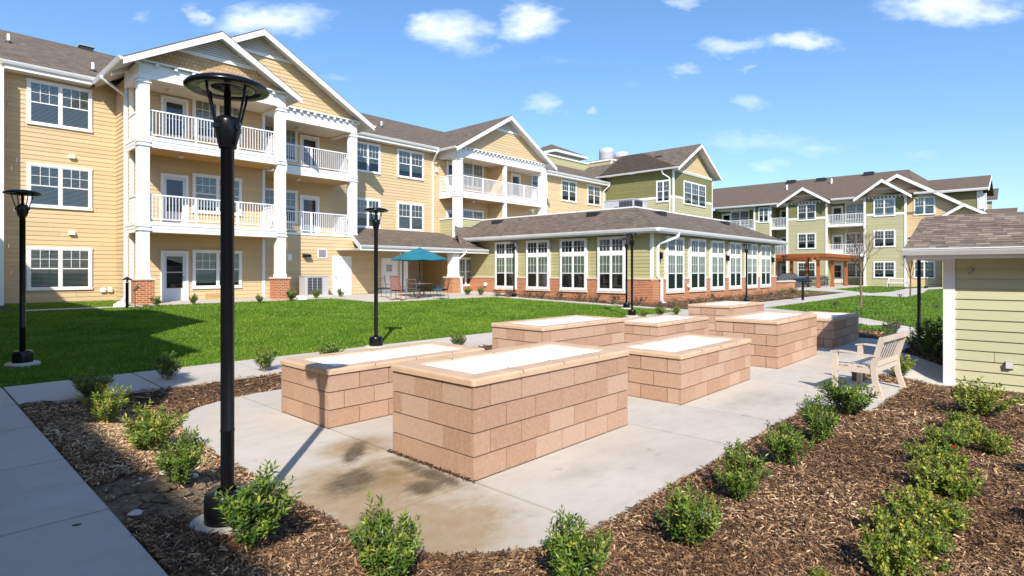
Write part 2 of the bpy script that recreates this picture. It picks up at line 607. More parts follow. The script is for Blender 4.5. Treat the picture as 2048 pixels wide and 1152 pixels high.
# ------------------------------------------------------------------ mesh building
class MB:
    """collects faces and links them as one mesh object"""

    def __init__(self):
        self.v, self.f, self.mi, self.sm, self.uv, self.tn = [], [], [], [], [], []
        self.mats = []

    def mat(self, name):
        if name not in self.mats:
            self.mats.append(name)
        return self.mats.index(name)

    def face(self, pts, mat, tone=None, uv=None, smooth=False):
        i = len(self.v)
        self.v.extend(pts)
        self.f.append(tuple(range(i, i + len(pts))))
        self.mi.append(self.mat(mat))
        self.sm.append(smooth)
        self.tn.append(random.random() if tone is None else tone)
        self.uv.append(uv)

    def box(self, x0, x1, y0, y1, z0, z1, mat, tone=None, skip=''):
        self.hexa([(x0, y0, z0), (x1, y0, z0), (x1, y1, z0), (x0, y1, z0), (x0, y0, z1), (x1, y0, z1), (x1, y1, z1), (x0, y1, z1)], mat, tone, skip)

    def hexa(self, p, mat, tone=None, skip=''):
        if tone is None:
            tone = random.random()
        for nm, q in (('b', (0, 3, 2, 1)), ('t', (4, 5, 6, 7)), ('f', (0, 1, 5, 4)), ('r', (1, 2, 6, 5)), ('k', (2, 3, 7, 6)), ('l', (3, 0, 4, 7))):
            if nm not in skip:
                self.face([p[k] for k in q], mat, tone)

    def fbox(self, fr, s0, s1, o0, o1, z0, z1, mat, tone=None):
        """box against a wall frame: along the wall, out from it, up"""
        P = fr.pt
        self.hexa([P(s0, o1, z0), P(s1, o1, z0), P(s1, o0, z0), P(s0, o0, z0), P(s0, o1, z1), P(s1, o1, z1), P(s1, o0, z1), P(s0, o0, z1)], mat, tone)

    def grid(self, rows, mat, closed=True, smooth=True, tone=None):
        i0 = len(self.v)
        n = len(rows[0])
        for r_ in rows:
            self.v.extend(r_)
        t = random.random() if tone is None else tone
        for a in range(len(rows) - 1):
            for b in range(n if closed else n - 1):
                c = (b + 1) % n
                self.f.append((i0 + a * n + b, i0 + a * n + c, i0 + (a + 1) * n + c, i0 + (a + 1) * n + b))
                self.mi.append(self.mat(mat))
                self.sm.append(smooth)
                self.tn.append(t)
                self.uv.append(None)

    def lathe(self, prof, mat, n=24, c=(0, 0, 0), smooth=True, axis='z'):
        rows = []
        for (r_, z) in prof:
            row = []
            for k in range(n):
                a = 2 * math.pi * k / n
                x, y = r_ * math.cos(a), r_ * math.sin(a)
                if axis == 'z':
                    row.append((c[0] + x, c[1] + y, c[2] + z))
                elif axis == 'x':
                    row.append((c[0] + z, c[1] + x, c[2] + y))
                else:
                    row.append((c[0] + x, c[1] + z, c[2] + y))
            rows.append(row)
        self.grid(rows, mat, smooth=smooth)

    def tube(self, pts, rad, mat, n=8, caps=True, smooth=True, tone=None):
        pts = [Vector(p) for p in pts]
        if isinstance(rad, (int, float)):
            rad = [rad] * len(pts)
        rows = []
        up = Vector((0, 0, 1))
        for i, p in enumerate(pts):
            d = (pts[min(i + 1, len(pts) - 1)] - pts[max(i - 1, 0)])
            if d.length < 1e-9:
                d = Vector((0, 0, 1))
            d.normalize()
            a = d.cross(up)
            if a.length < 0.05:
                a = d.cross(Vector((1, 0, 0)))
            a.normalize()
            b = d.cross(a)
            rows.append([tuple(p + (a * math.cos(2 * math.pi * k / n) + b * math.sin(2 * math.pi * k / n)) * rad[i]) for k in range(n)])
        self.grid(rows, mat, smooth=smooth, tone=tone)
        if caps:
            self.face(list(reversed(rows[0])), mat)
            self.face(rows[-1], mat)

    def bar(self, a, b, w, h, mat, tone=None):
        """a straight rectangular bar from a to b, w across and h up"""
        a, b = Vector(a), Vector(b)
        d = (b - a).normalized()
        s = d.cross(Vector((0, 0, 1)))
        if s.length < 0.01:
            s = Vector((1, 0, 0))
        s.normalize()
        u = s.cross(d)
        s *= w / 2
        u *= h / 2
        self.hexa([tuple(q) for q in (a - s - u, a + s - u, b + s - u, b - s - u, a - s + u, a + s + u, b + s + u, b - s + u)], mat, tone)

    def build(self, name, parent=None, loc=None, rot=0.0, link=True):
        me = bpy.data.meshes.new(name)
        me.from_pydata(self.v, [], self.f)
        for mn in self.mats:
            me.materials.append(MATS[mn])
        me.polygons.foreach_set('material_index', self.mi)
        me.polygons.foreach_set('use_smooth', self.sm)
        at = me.attributes.new('tone', 'FLOAT', 'FACE')
        at.data.foreach_set('value', self.tn)
        if any(u is not None for u in self.uv):
            ul = me.uv_layers.new(name='UVMap')
            flat = []
            for f_, u in zip(self.f, self.uv):
                if u is None:
                    flat.extend([0.0, 0.0] * len(f_))
                else:
                    for q in u:
                        flat.extend(q)
            ul.data.foreach_set('uv', flat)
        me.update()
        o = bpy.data.objects.new(name, me)
        if link:
            put(o, parent, loc, rot)
        return o


def put(o, parent=None, loc=None, rot=0.0):
    col.objects.link(o)
    if parent is not None:
        o.parent = parent
        if parent.get('world_parts'):                    # parts of buildings are modelled in world coordinates
            o.matrix_parent_inverse = Matrix.Translation(-Vector(parent.location))
    if loc is not None:
        o.location = loc
    o.rotation_euler = (0, 0, rot)
    return o


def tag(o, label=None, cat=None, group=None, kind=None):
    for k, v in (('label', label), ('category', cat), ('group', group), ('kind', kind)):
        if v:
            o[k] = v
    return o


def empty(name, loc, rot=0.0, world_parts=False, **kw):
    o = bpy.data.objects.new(name, None)
    o.empty_display_size = 0.2
    o.location = loc
    o.rotation_euler = (0, 0, rot)
    if world_parts:
        o['world_parts'] = 1
    col.objects.link(o)
    return tag(o, **kw)


KIDS = {}


def copy_tree(o, parent=None):
    c = o.copy()
    col.objects.link(c)
    if parent is not None:
        c.parent = parent
        c.matrix_parent_inverse = o.matrix_parent_inverse.copy()
    for ch in list(o.children):
        copy_tree(ch, c)
    return c


class Wall:
    """a wall plane: pt(along, out, up) -> world. side 'y' faces -Y, side 'x' faces -X"""

    def __init__(self, side, pos):
        self.side, self.pos = side, pos

    def pt(self, s, o, z):
        return (s, self.pos - o, z) if self.side == 'y' else (self.pos - o, -s, z)

    def px(self, px, py):
        if self.side == 'y':
            return on_y(px, py, self.pos)
        y, z = on_x(px, py, self.pos)
        return -y, z

    def s(self, px):
        return self.px(px, 500)[0]

    def rot(self):
        return 0.0 if self.side == 'y' else -math.pi / 2


def clip_z(poly, za, zb):
    def half(pl, f):
        r_ = []
        for i in range(len(pl)):
            a, b = pl[i], pl[(i + 1) % len(pl)]
            fa, fb = f(a), f(b)
            if fa >= 0:
                r_.append(a)
            if (fa >= 0) != (fb >= 0):
                t = fa / (fa - fb)
                r_.append((a[0] + (b[0] - a[0]) * t, a[1] + (b[1] - a[1]) * t))
        return r_
    p = half(poly, lambda q: q[1] - za)
    return half(p, lambda q: zb - q[1]) if p else p


def siding(mb, fr, poly, mat, expo=0.178, lip=0.019, z0=0.0):
    """lap boards over a convex outline [(s, z)...]: each board leans out to its lower edge"""
    zmin, zmax = min(p[1] for p in poly), max(p[1] for p in poly)
    k = math.floor((zmin - z0) / expo)
    while z0 + k * expo < zmax:
        za, zb = z0 + k * expo, z0 + (k + 1) * expo
        q = clip_z(poly, max(za, zmin), min(zb, zmax))
        if len(q) >= 3:
            sa_, sb_ = min(p[0] for p in q), max(p[0] for p in q)
            cut = [sa_ - 1]
            c_ = sa_ + random.uniform(.6, 4.2)
            while c_ < sb_ - .4:
                cut.append(c_)
                c_ += random.uniform(3.0, 4.0)
            cut.append(sb_ + 1)
            for i_ in range(len(cut) - 1):                 # butt joints between boards
                qs = clip_z([(z, s) for s, z in q], cut[i_] + .003, cut[i_ + 1] - .003)
                t = random.random()
                if len(qs) >= 3:
                    mb.face([fr.pt(s, lip * (zb - z) / expo, z) for z, s in qs], mat, t)
            zl = min(p[1] for p in q)
            low = [p[0] for p in q if abs(p[1] - zl) < 1e-6]
            if len(low) >= 2:
                mb.face([fr.pt(min(low), 0, zl), fr.pt(max(low), 0, zl), fr.pt(max(low), lip, zl), fr.pt(min(low), lip, zl)], mat, t)
        k += 1


def rect(s0, s1, z0, z1):
    return [(s0, z0), (s1, z0), (s1, z1), (s0, z1)]


def roof_face(mb, e0, e1, r1, r0, mat='shingles', th=0.035):
    """sloping roof plane: eave e0-e1, ridge r0-r1 (r0 above e0); a thin slab with texture laid in metres"""
    E0, E1, R1, R0 = (Vector(p) for p in (e0, e1, r1, r0))
    ax = (E1 - E0).normalized()
    nrm = ax.cross(R0 - E0)
    if nrm.length < 1e-6:
        nrm = ax.cross(R1 - E0)
    nrm.normalize()
    if nrm.z < 0:
        nrm = -nrm
    upv = nrm.cross(ax)
    if upv.z < 0:
        upv = -upv
    ps = [E0, E1, R1, R0]
    if (R1 - R0).length < 1e-6:
        ps = [E0, E1, R1]
    uv = [((p - E0).dot(ax) + 50, (p - E0).dot(upv) + 50) for p in ps]
    top = [tuple(p + nrm * th) for p in ps]
    mb.face(top, mat, uv=uv)
    for i in range(len(ps)):
        j = (i + 1) % len(ps)
        mb.face([tuple(ps[i]), tuple(ps[j]), top[j], top[i]], mat, uv=[(50, 50.07)] * 4)
    mb.face([tuple(p) for p in ps], mat, uv=[(50, 50.07)] * len(ps))


# ------------------------------------------------------------------ windows and doors (shared meshes by size)
WCACHE = {}


def window_meshes(w, h, style):
    key = (round(w, 2), round(h, 2), style)
    if key in WCACHE:
        return WCACHE[key]
    w, h = key[0], key[1]
    fr = Wall('y', 0.0)
    f, g, b = MB(), MB(), MB()
    T = 'white_trim'
    tw = 0.10 if style != 'far' else 0.13
    units = 3 if style == 'triple' else (1 if style == 'single' else 2)
    # casing, the sill a little prouder
    f.fbox(fr, -0.012, w + 0.012, 0.0, 0.062, h - tw, h, T)
    f.fbox(fr, 0, tw, 0.0, 0.055, tw, h - tw, T)
    f.fbox(fr, w - tw, w, 0.0, 0.055, tw, h - tw, T)
    f.fbox(fr, -0.012, w + 0.012, 0.0, 0.07, 0, tw, T)
    cols = []
    iw = (w - 2 * tw - (units - 1) * 0.07) / units
    for k in range(units):
        a = tw + k * (iw + 0.07)
        cols.append((a, a + iw))
        if k:
            f.fbox(fr, a - 0.07, a, 0.0, 0.052, tw, h - tw, T)
    bays = [(tw, h - tw)]
    if style == 'transom':                                # tall window with a transom light over a solid band
        zt = tw + (h - 2 * tw) * 0.68
        f.fbox(fr, tw, w - tw, 0.0, 0.05, zt, zt + 0.17, T)
        bays = [(tw, zt), (zt + 0.17, h - tw)]
    f.fbox(fr, tw, w - tw, 0.015, 0.018, tw, h - tw, 'dark_room')
    for bi, (za, zb) in enumerate(bays):
        for (sa, sb) in cols:
            sw = 0.035
            f.fbox(fr, sa, sa + sw, 0.02, 0.046, za, zb, T)
            f.fbox(fr, sb - sw, sb, 0.02, 0.046, za, zb, T)
            f.fbox(fr, sa + sw, sb - sw, 0.02, 0.046, za, za + sw, T)
            f.fbox(fr, sa + sw, sb - sw, 0.02, 0.046, zb - sw, zb, T)
            if bi == 0:
                zm = (za + zb) / 2 if style != 'transom' else za + (zb - za) * 0.46
                f.fbox(fr, sa + sw, sb - sw, 0.02, 0.05, zm - 0.022, zm + 0.022, T)
                zl = zm + 0.022
                nr = 2
            else:
                zl, nr = za + sw, 2
            nc = 3 if iw > 0.62 else 2
            x0, x1, zt_ = sa + sw, sb - sw, zb - sw
            for k in range(1, nc):
                x = x0 + (x1 - x0) * k / nc
                f.fbox(fr, x - 0.009, x + 0.009, 0.028, 0.044, zl, zt_, T)
            for k in range(1, nr):
                z = zl + (zt_ - zl) * k / nr
                f.fbox(fr, x0, x1, 0.029, 0.043, z - 0.009, z + 0.009, T)
            g.face([fr.pt(x0, 0.038, za + sw), fr.pt(x1, 0.038, za + sw), fr.pt(x1, 0.038, zb - sw), fr.pt(x0, 0.038, zb - sw)], 'window_glass')
            if style == 'transom' and bi == 0:            # pale curtains behind the upper half
                k = 0
                x = x0
                while x < x1 - 0.01:
                    xe = min(x + 0.045, x1)
                    oo = 0.021 if k % 2 else 0.026
                    o2 = 0.026 if k % 2 else 0.021
                    b.face([fr.pt(x, oo, zl - 0.03), fr.pt(xe, o2, zl - 0.03), fr.pt(xe, o2, zt_), fr.pt(x, oo, zt_)], 'blind_green', random.random())
                    x = xe
                    k += 1
                zz = za + sw
                while zz < zl - 0.06:
                    b.face([fr.pt(x0, 0.020, zz), fr.pt(x1, 0.020, zz), fr.pt(x1, 0.030, zz + 0.022), fr.pt(x0, 0.030, zz + 0.022)], 'blind_dark')
                    zz += 0.07
            elif style != 'transom':
                low = {'blind': 0.0, 'half': 0.45, 'bare': 0.62, 'mid': 0.22, 'low': 0.85, 'open': 1.35}.get(style, 0.25)
                zb_ = za + sw + (zb - za) * low * 0.5
                zz = zb - sw - 0.03
                while zz > zb_:
                    b.face([fr.pt(x0, 0.020, zz), fr.pt(x1, 0.020, zz), fr.pt(x1, 0.031, zz + 0.026), fr.pt(x0, 0.031, zz + 0.026)], 'blind_white', random.random())
                    zz -= 0.052
                b.fbox(fr, x0, x1, 0.020, 0.031, zb_ - 0.02, zb_ + 0.005, 'blind_white')
    res = tuple(x.build(n, link=False).data if x.f else None for x, n in ((f, 'window'), (g, 'pane'), (b, 'blind')))
    WCACHE[key] = res
    return res


simple('blind_green', (0.55, 0.60, 0.42), 0.7, var=0.15, scale=4)
simple('blind_dark', (0.20, 0.22, 0.20), 0.7, var=0.1)


def window(parent, fr, s0, s1, z0, z1, style='pair', label=None, off=0.014):
    if style in ('half', 'bare'):
        style = WR_.choice(('half', 'bare', 'mid', 'low', 'open', 'blind', 'mid'))
    f, g, b = window_meshes(s1 - s0, z1 - z0, style)
    loc = fr.pt(s0, off, z0)
    o = bpy.data.objects.new('window', f)
    put(o, parent, loc, fr.rot())
    if label:
        o['label'] = label
    for nm, me in (('pane', g), ('blind', b)):
        if me is not None:
            c = bpy.data.objects.new(nm, me)
            put(c, o)
    return o


WR_ = random.Random(4)


def wpx(parent, fr, x0, x1, z0, z1, style='pair', **kw):
    return window(parent, fr, fr.s(x0), fr.s(x1), z0, z1, style, **kw)


def door(parent, fr, s0, s1, z0, z1, glass='full', mat='door_paint', off=0.014, hside=1):
    w, h = s1 - s0, z1 - z0
    key = ('door', round(w, 2), round(h, 2), glass, mat, hside)
    if key not in WCACHE:
        fl = Wall('y', 0.0)
        f, g, hd = MB(), MB(), MB()
        tw = 0.11
        f.fbox(fl, 0, tw, 0, 0.055, 0, h, 'white_trim')
        f.fbox(fl, w - tw, w, 0, 0.055, 0, h, 'white_trim')
        f.fbox(fl, tw, w - tw, 0, 0.058, h - tw, h, 'white_trim')
        a, b_ = tw, w - tw
        if glass == 'none':
            f.fbox(fl, a, b_, 0.0, 0.03, 0.01, h - tw, mat)
            f.fbox(fl, a + 0.005, b_ - 0.005, 0.03, 0.033, 0.012, 0.2, mat)
        else:
            zg0 = 0.62 if glass == 'half' else 0.32
            zg0 = 0.85 if glass == 'upper' else zg0
            st = 0.11
            f.fbox(fl, a, a + st, 0.0, 0.03, 0.01, h - tw, mat)
            f.fbox(fl, b_ - st, b_, 0.0, 0.03, 0.01, h - tw, mat)
            f.fbox(fl, a + st, b_ - st, 0.0, 0.03, 0.01, zg0, mat)
            f.fbox(fl, a + st, b_ - st, 0.0, 0.03, h - tw - 0.13, h - tw, mat)
            f.fbox(fl, a + st, b_ - st, 0.0, 0.006, zg0, h - tw - 0.13, 'dark_room')
            zm = (zg0 + h - tw - 0.13) / 2
            f.fbox(fl, a + st, b_ - st, 0.008, 0.028, zm - 0.015, zm + 0.015, mat)
            g.face([fl.pt(a + st, 0.02, zg0), fl.pt(b_ - st, 0.02, zg0), fl.pt(b_ - st, 0.02, h - tw - 0.13), fl.pt(a + st, 0.02, h - tw - 0.13)], 'window_glass')
        hx = b_ - 0.07 if hside > 0 else a + 0.07
        hd.fbox(fl, hx - 0.03, hx + 0.03, 0.03, 0.045, 0.95, 1.12, 'steel_grey')
        hd.tube([fl.pt(hx, 0.04, 1.0), fl.pt(hx, 0.09, 1.0), fl.pt(hx - hside * 0.11, 0.09, 1.0)], 0.011, 'steel_grey', 6)
        WCACHE[key] = (f.build('door', link=False).data, g.build('pane', link=False).data if g.f else None, hd.build('handle', link=False).data)
    f, g, hd = WCACHE[key]
    o = bpy.data.objects.new('door', f)
    put(o, parent, fr.pt(s0, off, z0), fr.rot())
    for nm, me in (('pane', g), ('handle', hd)):
        if me is not None:
            put(bpy.data.objects.new(nm, me), o)
    return o


def railing(parent, a, b, z0, mat='white_paint', h=1.06, pitch=0.115, th=0.022, posts=1.9):
    a2, b2 = Vector((a[0], a[1], 0)), Vector((b[0], b[1], 0))
    Ln = (b2 - a2).length
    d = (b2 - a2) / Ln
    mb = MB()
    pa = lambda t, z: tuple(a2 + d * t + Vector((0, 0, z)))
    mb.bar(pa(0, z0 + h - 0.025), pa(Ln, z0 + h - 0.025), 0.06, 0.05, mat)
    mb.bar(pa(0, z0 + 0.10), pa(Ln, z0 + 0.10), 0.045, 0.04, mat)
    n = max(2, round(Ln / pitch))
    for k in range(1, n):
        t = Ln * k / n
        mb.bar(pa(t, z0 + 0.12), pa(t, z0 + h - 0.05), th, th, mat)
    m_ = max(1, round(Ln / posts))
    for k in range(m_ + 1):
        t = min(max(Ln * k / m_, 0.03), Ln - 0.03)
        mb.bar(pa(t, z0), pa(t, z0 + h - 0.05), 0.055, 0.055, mat)
    return mb.build('railing', parent)


def downspout(parent, pts, mat='gutter_white', w=0.09):
    mb = MB()
    for i in range(len(pts) - 1):
        mb.bar(pts[i], pts[i + 1], w, w * 0.8, mat)
    return mb.build('downspout', parent)


def gutter(mb, a, b, zt, out, w=0.13, h=0.13, mat='gutter_white'):
    """K-style gutter from a to b (xy), its top at zt, standing out along the unit vector out"""
    a, b, o = Vector((*a, 0)), Vector((*b, 0)), Vector((*out, 0))
    prof = [(0, -h), (w * 0.62, -h), (w, -h * 0.35), (w, -0.02), (w + 0.012, -0.02), (w + 0.012, 0), (w - 0.015, 0), (w - 0.015, -0.03), (0, -0.03)]
    ra = [tuple(a + o * q[0] + Vector((0, 0, zt + q[1]))) for q in prof]
    rb = [tuple(b + o * q[0] + Vector((0, 0, zt + q[1]))) for q in prof]
    n = len(prof)
    for i in range(n):
        j = (i + 1) % n
        mb.face([ra[i], rb[i], rb[j], ra[j]], mat)
    mb.face(ra, mat)
    mb.face(list(reversed(rb)), mat)


def gutter_run(parent, *a, **k):
    g_ = MB()
    gutter(g_, *a, **k)
    return g_.build('gutter', parent)


def one_box(name, parent, *a):
    g_ = MB()
    g_.box(*a)
    return g_.build(name, parent)


def gable_roof(parent, x0, x1, ze, zr, yf, yb, over=0.5, mat='shingles', rake_h=0.26, xr=None, side_gutter=(True, True), axis='y', mk=None):
    """ridge along Y (or X when axis='x'); x0, x1 the eave edges; yf the front edge. mk maps (a, b, z) -> world"""
    if mk is None:
        mk = lambda a, b, z: (a, b, z)
    xr = (x0 + x1) / 2 if xr is None else xr
    r_ = MB()
    for sx_ in (x0, x1):
        roof_face(r_, mk(sx_, yf, ze), mk(sx_, yb, ze), mk(xr, yb, zr), mk(xr, yf, zr), mat)
    ro = r_.build('roof', parent)
    t = MB()
    for sx_ in (x0, x1):                                   # barge boards on the front edge, then a soffit strip
        p = [(sx_, ze - 0.02), (xr, zr - 0.02), (xr, zr - rake_h * 1.12), (sx_, ze - rake_h)]
        q = [(a, yf - 0.02) for a, _ in p]
        f0 = [mk(a, yf - 0.03, z) for a, z in p]
        f1 = [mk(a, yf + 0.02, z) for a, z in p]
        t.hexa([f0[3], f0[2], f1[2], f1[3], f0[0], f0[1], f1[1], f1[0]], 'white_trim')
    t.build('barge_board', ro)
    s = MB()
    for sx_ in (x0, x1):
        dz = -0.10
        s.face([mk(sx_, yf + 0.02, ze + dz), mk(xr, yf + 0.02, zr + dz), mk(xr, yb, zr + dz), mk(sx_, yb, ze + dz)], 'soffit_white')
    s.build('soffit', ro)
    return ro


def column(parent, x, y, z0, z1, pier_top=None, w=0.37, bands=(), brick_w=0.63):
    """square boxed post with panel grooves, collar bands, and a brick pier under it"""
    mb = MB()
    zb = z0 if pier_top is None else pier_top + 0.07
    a = w / 2
    mb.box(x - a, x + a, y - a, y + a, zb, z1, 'white_trim')
    e = 0.012
    segs = [zb] + sorted(bands) + [z1]
    for k in range(len(segs) - 1):                         # raised corner boards leave a groove up the middle
        za, zc = segs[k] + 0.16, segs[k + 1] - 0.10
        for sx_ in (-1, 1):
            for (i0, i1) in ((0.04, a),):
                xa, xb = sorted((x + sx_ * i0, x + sx_ * a))
                mb.box(xa, xb, y - a - e, y - a, za, zc, 'white_trim')
                ya, yb = sorted((y + sx_ * i0, y + sx_ * a))
                mb.box(x - a - e, x - a, ya, yb, za, zc, 'white_trim')
    for zc in list(bands) + [z1 - 0.16]:
        for dz, ex in ((-0.05, 0.05), (0.10, 0.035)):
            mb.box(x - a - ex, x + a + ex, y - a - ex, y + a + ex, zc + dz, zc + dz + 0.05, 'white_trim')
    mb.box(x - a - 0.03, x + a + 0.03, y - a - 0.03, y + a + 0.03, zb, zb + 0.14, 'white_trim')
    c = mb.build('column', parent)
    if pier_top is not None:
        p = MB()
        b = brick_w / 2
        p.box(x - b, x + b, y - b, y + b, z0 - 0.1, pier_top, 'brick')
        p.box(x - b - 0.04, x + b + 0.04, y - b - 0.04, y + b + 0.04, pier_top, pier_top + 0.07, 'wall_cap')
        p.build('brick_pier', c)
    return c

# ------------------------------------------------------------------ the tan apartment building
Y0, YB, YC = 29.4, 27.1, 25.33                # main wall, bay wall, balcony posts
ZF = (0.45, 3.70, 6.97)                       # floor levels
WZ = ((1.00, 2.75), (4.31, 6.08), (7.60, 9.40))
BEAM = (9.18, 9.78)
bld = empty('apartment_building', (14, 28, 0.4), world_parts=True, cat='building',
            label='long tan three storey apartment building with white gabled balcony bays and brown shingle roof')
W0, WB = Wall('y', Y0), Wall('y', YB)
XC0 = 6.44                                    # inner corner left of the first bay
XB1 = 11.88                                   # corner between first and second bay
XG = 44.2                                     # where the green block begins
w = MB()
siding(w, W0, rect(2.2, XC0, 0.1, 9.78), 'tan_siding')
siding(w, Wall('x', XC0), rect(-Y0, -YB, 0.1, 9.78), 'tan_siding')
siding(w, WB, rect(XC0, XB1, 0.2, 9.3), 'tan_siding')
siding(w, WB, rect(XB1, 16.95, 0.2, 3.55), 'tan_siding')
siding(w, WB, rect(16.95, 19.77, 0.2, 3.64), 'tan_siding')
siding(w, W0, rect(XB1, XG, 0.2, 9.78), 'tan_siding')
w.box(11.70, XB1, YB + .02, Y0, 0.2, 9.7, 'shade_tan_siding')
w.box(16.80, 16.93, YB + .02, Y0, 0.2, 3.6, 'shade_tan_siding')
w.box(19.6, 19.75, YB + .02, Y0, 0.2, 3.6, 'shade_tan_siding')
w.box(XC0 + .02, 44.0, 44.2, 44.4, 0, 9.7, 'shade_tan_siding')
w.build('wall', bld)
# corner boards
one_box('corner_board', bld, XC0 - .03, XC0 + .10, YB - .03, YB + .10, 0.2, 9.3, 'white_trim')
one_box('corner_board', bld, XB1 - .12, XB1 + .02, YB - .03, YB + .10, 0.2, 9.3, 'white_trim')
one_box('corner_board', bld, 19.68, 19.80, YB - .03, YB + .08, 0.2, 3.55, 'white_trim')
one_box('corner_board', bld, XC0 - .045, XC0 - .015, 27.48, 27.78, 0.2, 9.6, 'white_trim')
one_box('corner_board', bld, XG - .12, XG - .02, Y0 - .035, Y0 + .05, 3, 9.5, 'white_trim')

# windows and doors of the main wall
for z in WZ:
    wpx(bld, W0, 52.7, 183.6, z[0], z[1], 'blind')
for k, z in enumerate(WZ[1:]):
    wpx(bld, W0, 709, 759.6, z[0], z[1], 'half')
    wpx(bld, W0, 793.4, 846.6, z[0], z[1], 'blind' if k == 0 else 'half')
    wpx(bld, W0, 1121.5, 1152, z[0], z[1], 'half')
    wpx(bld, W0, 1174, 1200, z[0], z[1], 'half')
    wpx(bld, W0, 924, 966, z[0], z[1], 'bare')
    window(bld, W0, W0.s(1062), W0.s(1062) + 2.0, z[0], z[1], 'half')
    window(bld, W0, W0.s(594) - 1.9, W0.s(594), z[0], z[1], 'half')
for k in range(3):
    door(bld, WB, WB.s(320.5), WB.s(376), ZF[k] - .02, ZF[k] + 2.19, 'half')
    wpx(bld, WB, 384, 483, WZ[k][0], WZ[k][1] - .04, 'half' if k else 'bare')
for k in (1, 2):
    door(bld, W0, W0.s(599), W0.s(599) + 1.13, ZF[k] - .02, ZF[k] + 2.19, 'half')
    door(bld, W0, W0.s(892), W0.s(892) + 1.1, ZF[k] - .02, ZF[k] + 2.19, 'half')
    door(bld, W0, W0.s(1021), W0.s(1021) + 1.1, ZF[k] - .02, ZF[k] + 2.19, 'half')
door(bld, WB, WB.s(664.5), WB.s(701.6), 0.42, 2.56, 'none', 'white_paint', hside=-1)
d2 = door(bld, WB, WB.s(762), WB.s(794.5), 0.42, 2.50, 'none', 'white_paint', hside=-1)
pl = MB()                                      # the small notice on the second service door
sa, sb = WB.s(771), WB.s(783.5)
pl.fbox(WB, sa, sb, 0.05, 0.056, 1.72, 2.14, 'pale_metal')
for r_ in range(5):
    zz = 2.06 - r_ * 0.072
    for q in range(5):
        a = sa + .03 + q * (sb - sa - .06) / 5
        pl.fbox(WB, a, a + (sb - sa) / 5 * (.55 + .3 * random.random()), 0.056, 0.058, zz, zz + .034, 'unit_dark')
pl.build('notice', bld)
door(bld, W0, W0.s(876), W0.s(876) + 1.25, 0.45, 2.6, 'full')


def wall_vent(fr, s0, s1, z0, z1, mat='white_trim', inner='louver_grey', name='wall_vent', d=0.05):
    v = MB()
    v.fbox(fr, s0, s1, 0.01, d, z0, z0 + .05, mat)
    v.fbox(fr, s0, s1, 0.01, d, z1 - .05, z1, mat)
    v.fbox(fr, s0, s0 + .05, 0.01, d, z0 + .05, z1 - .05, mat)
    v.fbox(fr, s1 - .05, s1, 0.01, d, z0 + .05, z1 - .05, mat)
    z = z0 + .06
    while z < z1 - .07:
        a = [fr.pt(s0 + .05, 0.045, z), fr.pt(s1 - .05, 0.045, z), fr.pt(s1 - .05, 0.012, z + .05), fr.pt(s0 + .05, 0.012, z + .05)]
        v.face(a, inner)
        z += .055
    return v.build(name, bld)


wall_vent(WB, WB.s(634.5), WB.s(653.5), 2.42, 2.92)
wall_vent(WB, WB.s(408), WB.s(408) + 1.05, 0.42, 0.82, 'tan_siding', 'shade_tan_siding')


def small_fixture(name, fr, px, z, wd, hg, dp, mat):
    v = MB()
    s = fr.s(px)
    v.fbox(fr, s - wd / 2, s + wd / 2, 0.0, 0.03, z, z + hg, mat)
    v.hexa([fr.pt(s - wd / 2, dp, z), fr.pt(s + wd / 2, dp, z), fr.pt(s + wd / 2, 0.03, z), fr.pt(s - wd / 2, 0.03, z),
            fr.pt(s - wd / 2, dp, z + hg * .7), fr.pt(s + wd / 2, dp, z + hg * .7), fr.pt(s + wd / 2, 0.03, z + hg), fr.pt(s - wd / 2, 0.03, z + hg)], mat)
    return v.build(name, bld)


small_fixture('dryer_vent', W0, 143, 6.42, .2, .16, .14, 'white_trim')
small_fixture('dryer_vent', W0, 143, 3.27, .2, .16, .14, 'white_trim')
small_fixture('utility_box', W0, 205, 0.88, .17, .18, .12, 'white_trim')
small_fixture('utility_box', W0, 219, 0.88, .17, .20, .12, 'pale_metal')
small_fixture('wall_light', WB, 611, 2.48, .35, .16, .28, 'black_metal')
small_fixture('wall_light', W0, 872, 8.3, .16, .26, .14, 'white_trim')
small_fixture('wall_sign', WB, 579, 2.3, .22, .3, .04, 'white_trim')


def deck(name, x0, x1, yf, yb, z0, z1, mat_under='shade_tan_siding', left=True, right=True):
    d = MB()
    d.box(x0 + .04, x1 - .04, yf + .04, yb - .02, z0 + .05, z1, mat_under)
    for (za, zb, e) in ((z0, z0 + .14, 0.0), (z0 + .14, z1 - .13, .012), (z1 - .13, z1 + .012, .03)):
        d.box(x0 - e, x1 + e, yf - e, yf + .038, za, zb, 'white_trim')
        if left:
            d.box(x0 - e, x0 + .038, yf + .04, yb - .03, za, zb, 'white_trim')
        if right:
            d.box(x1 - .038, x1 + e, yf + .04, yb - .03, za, zb, 'white_trim')
    return d.build(name, bld)


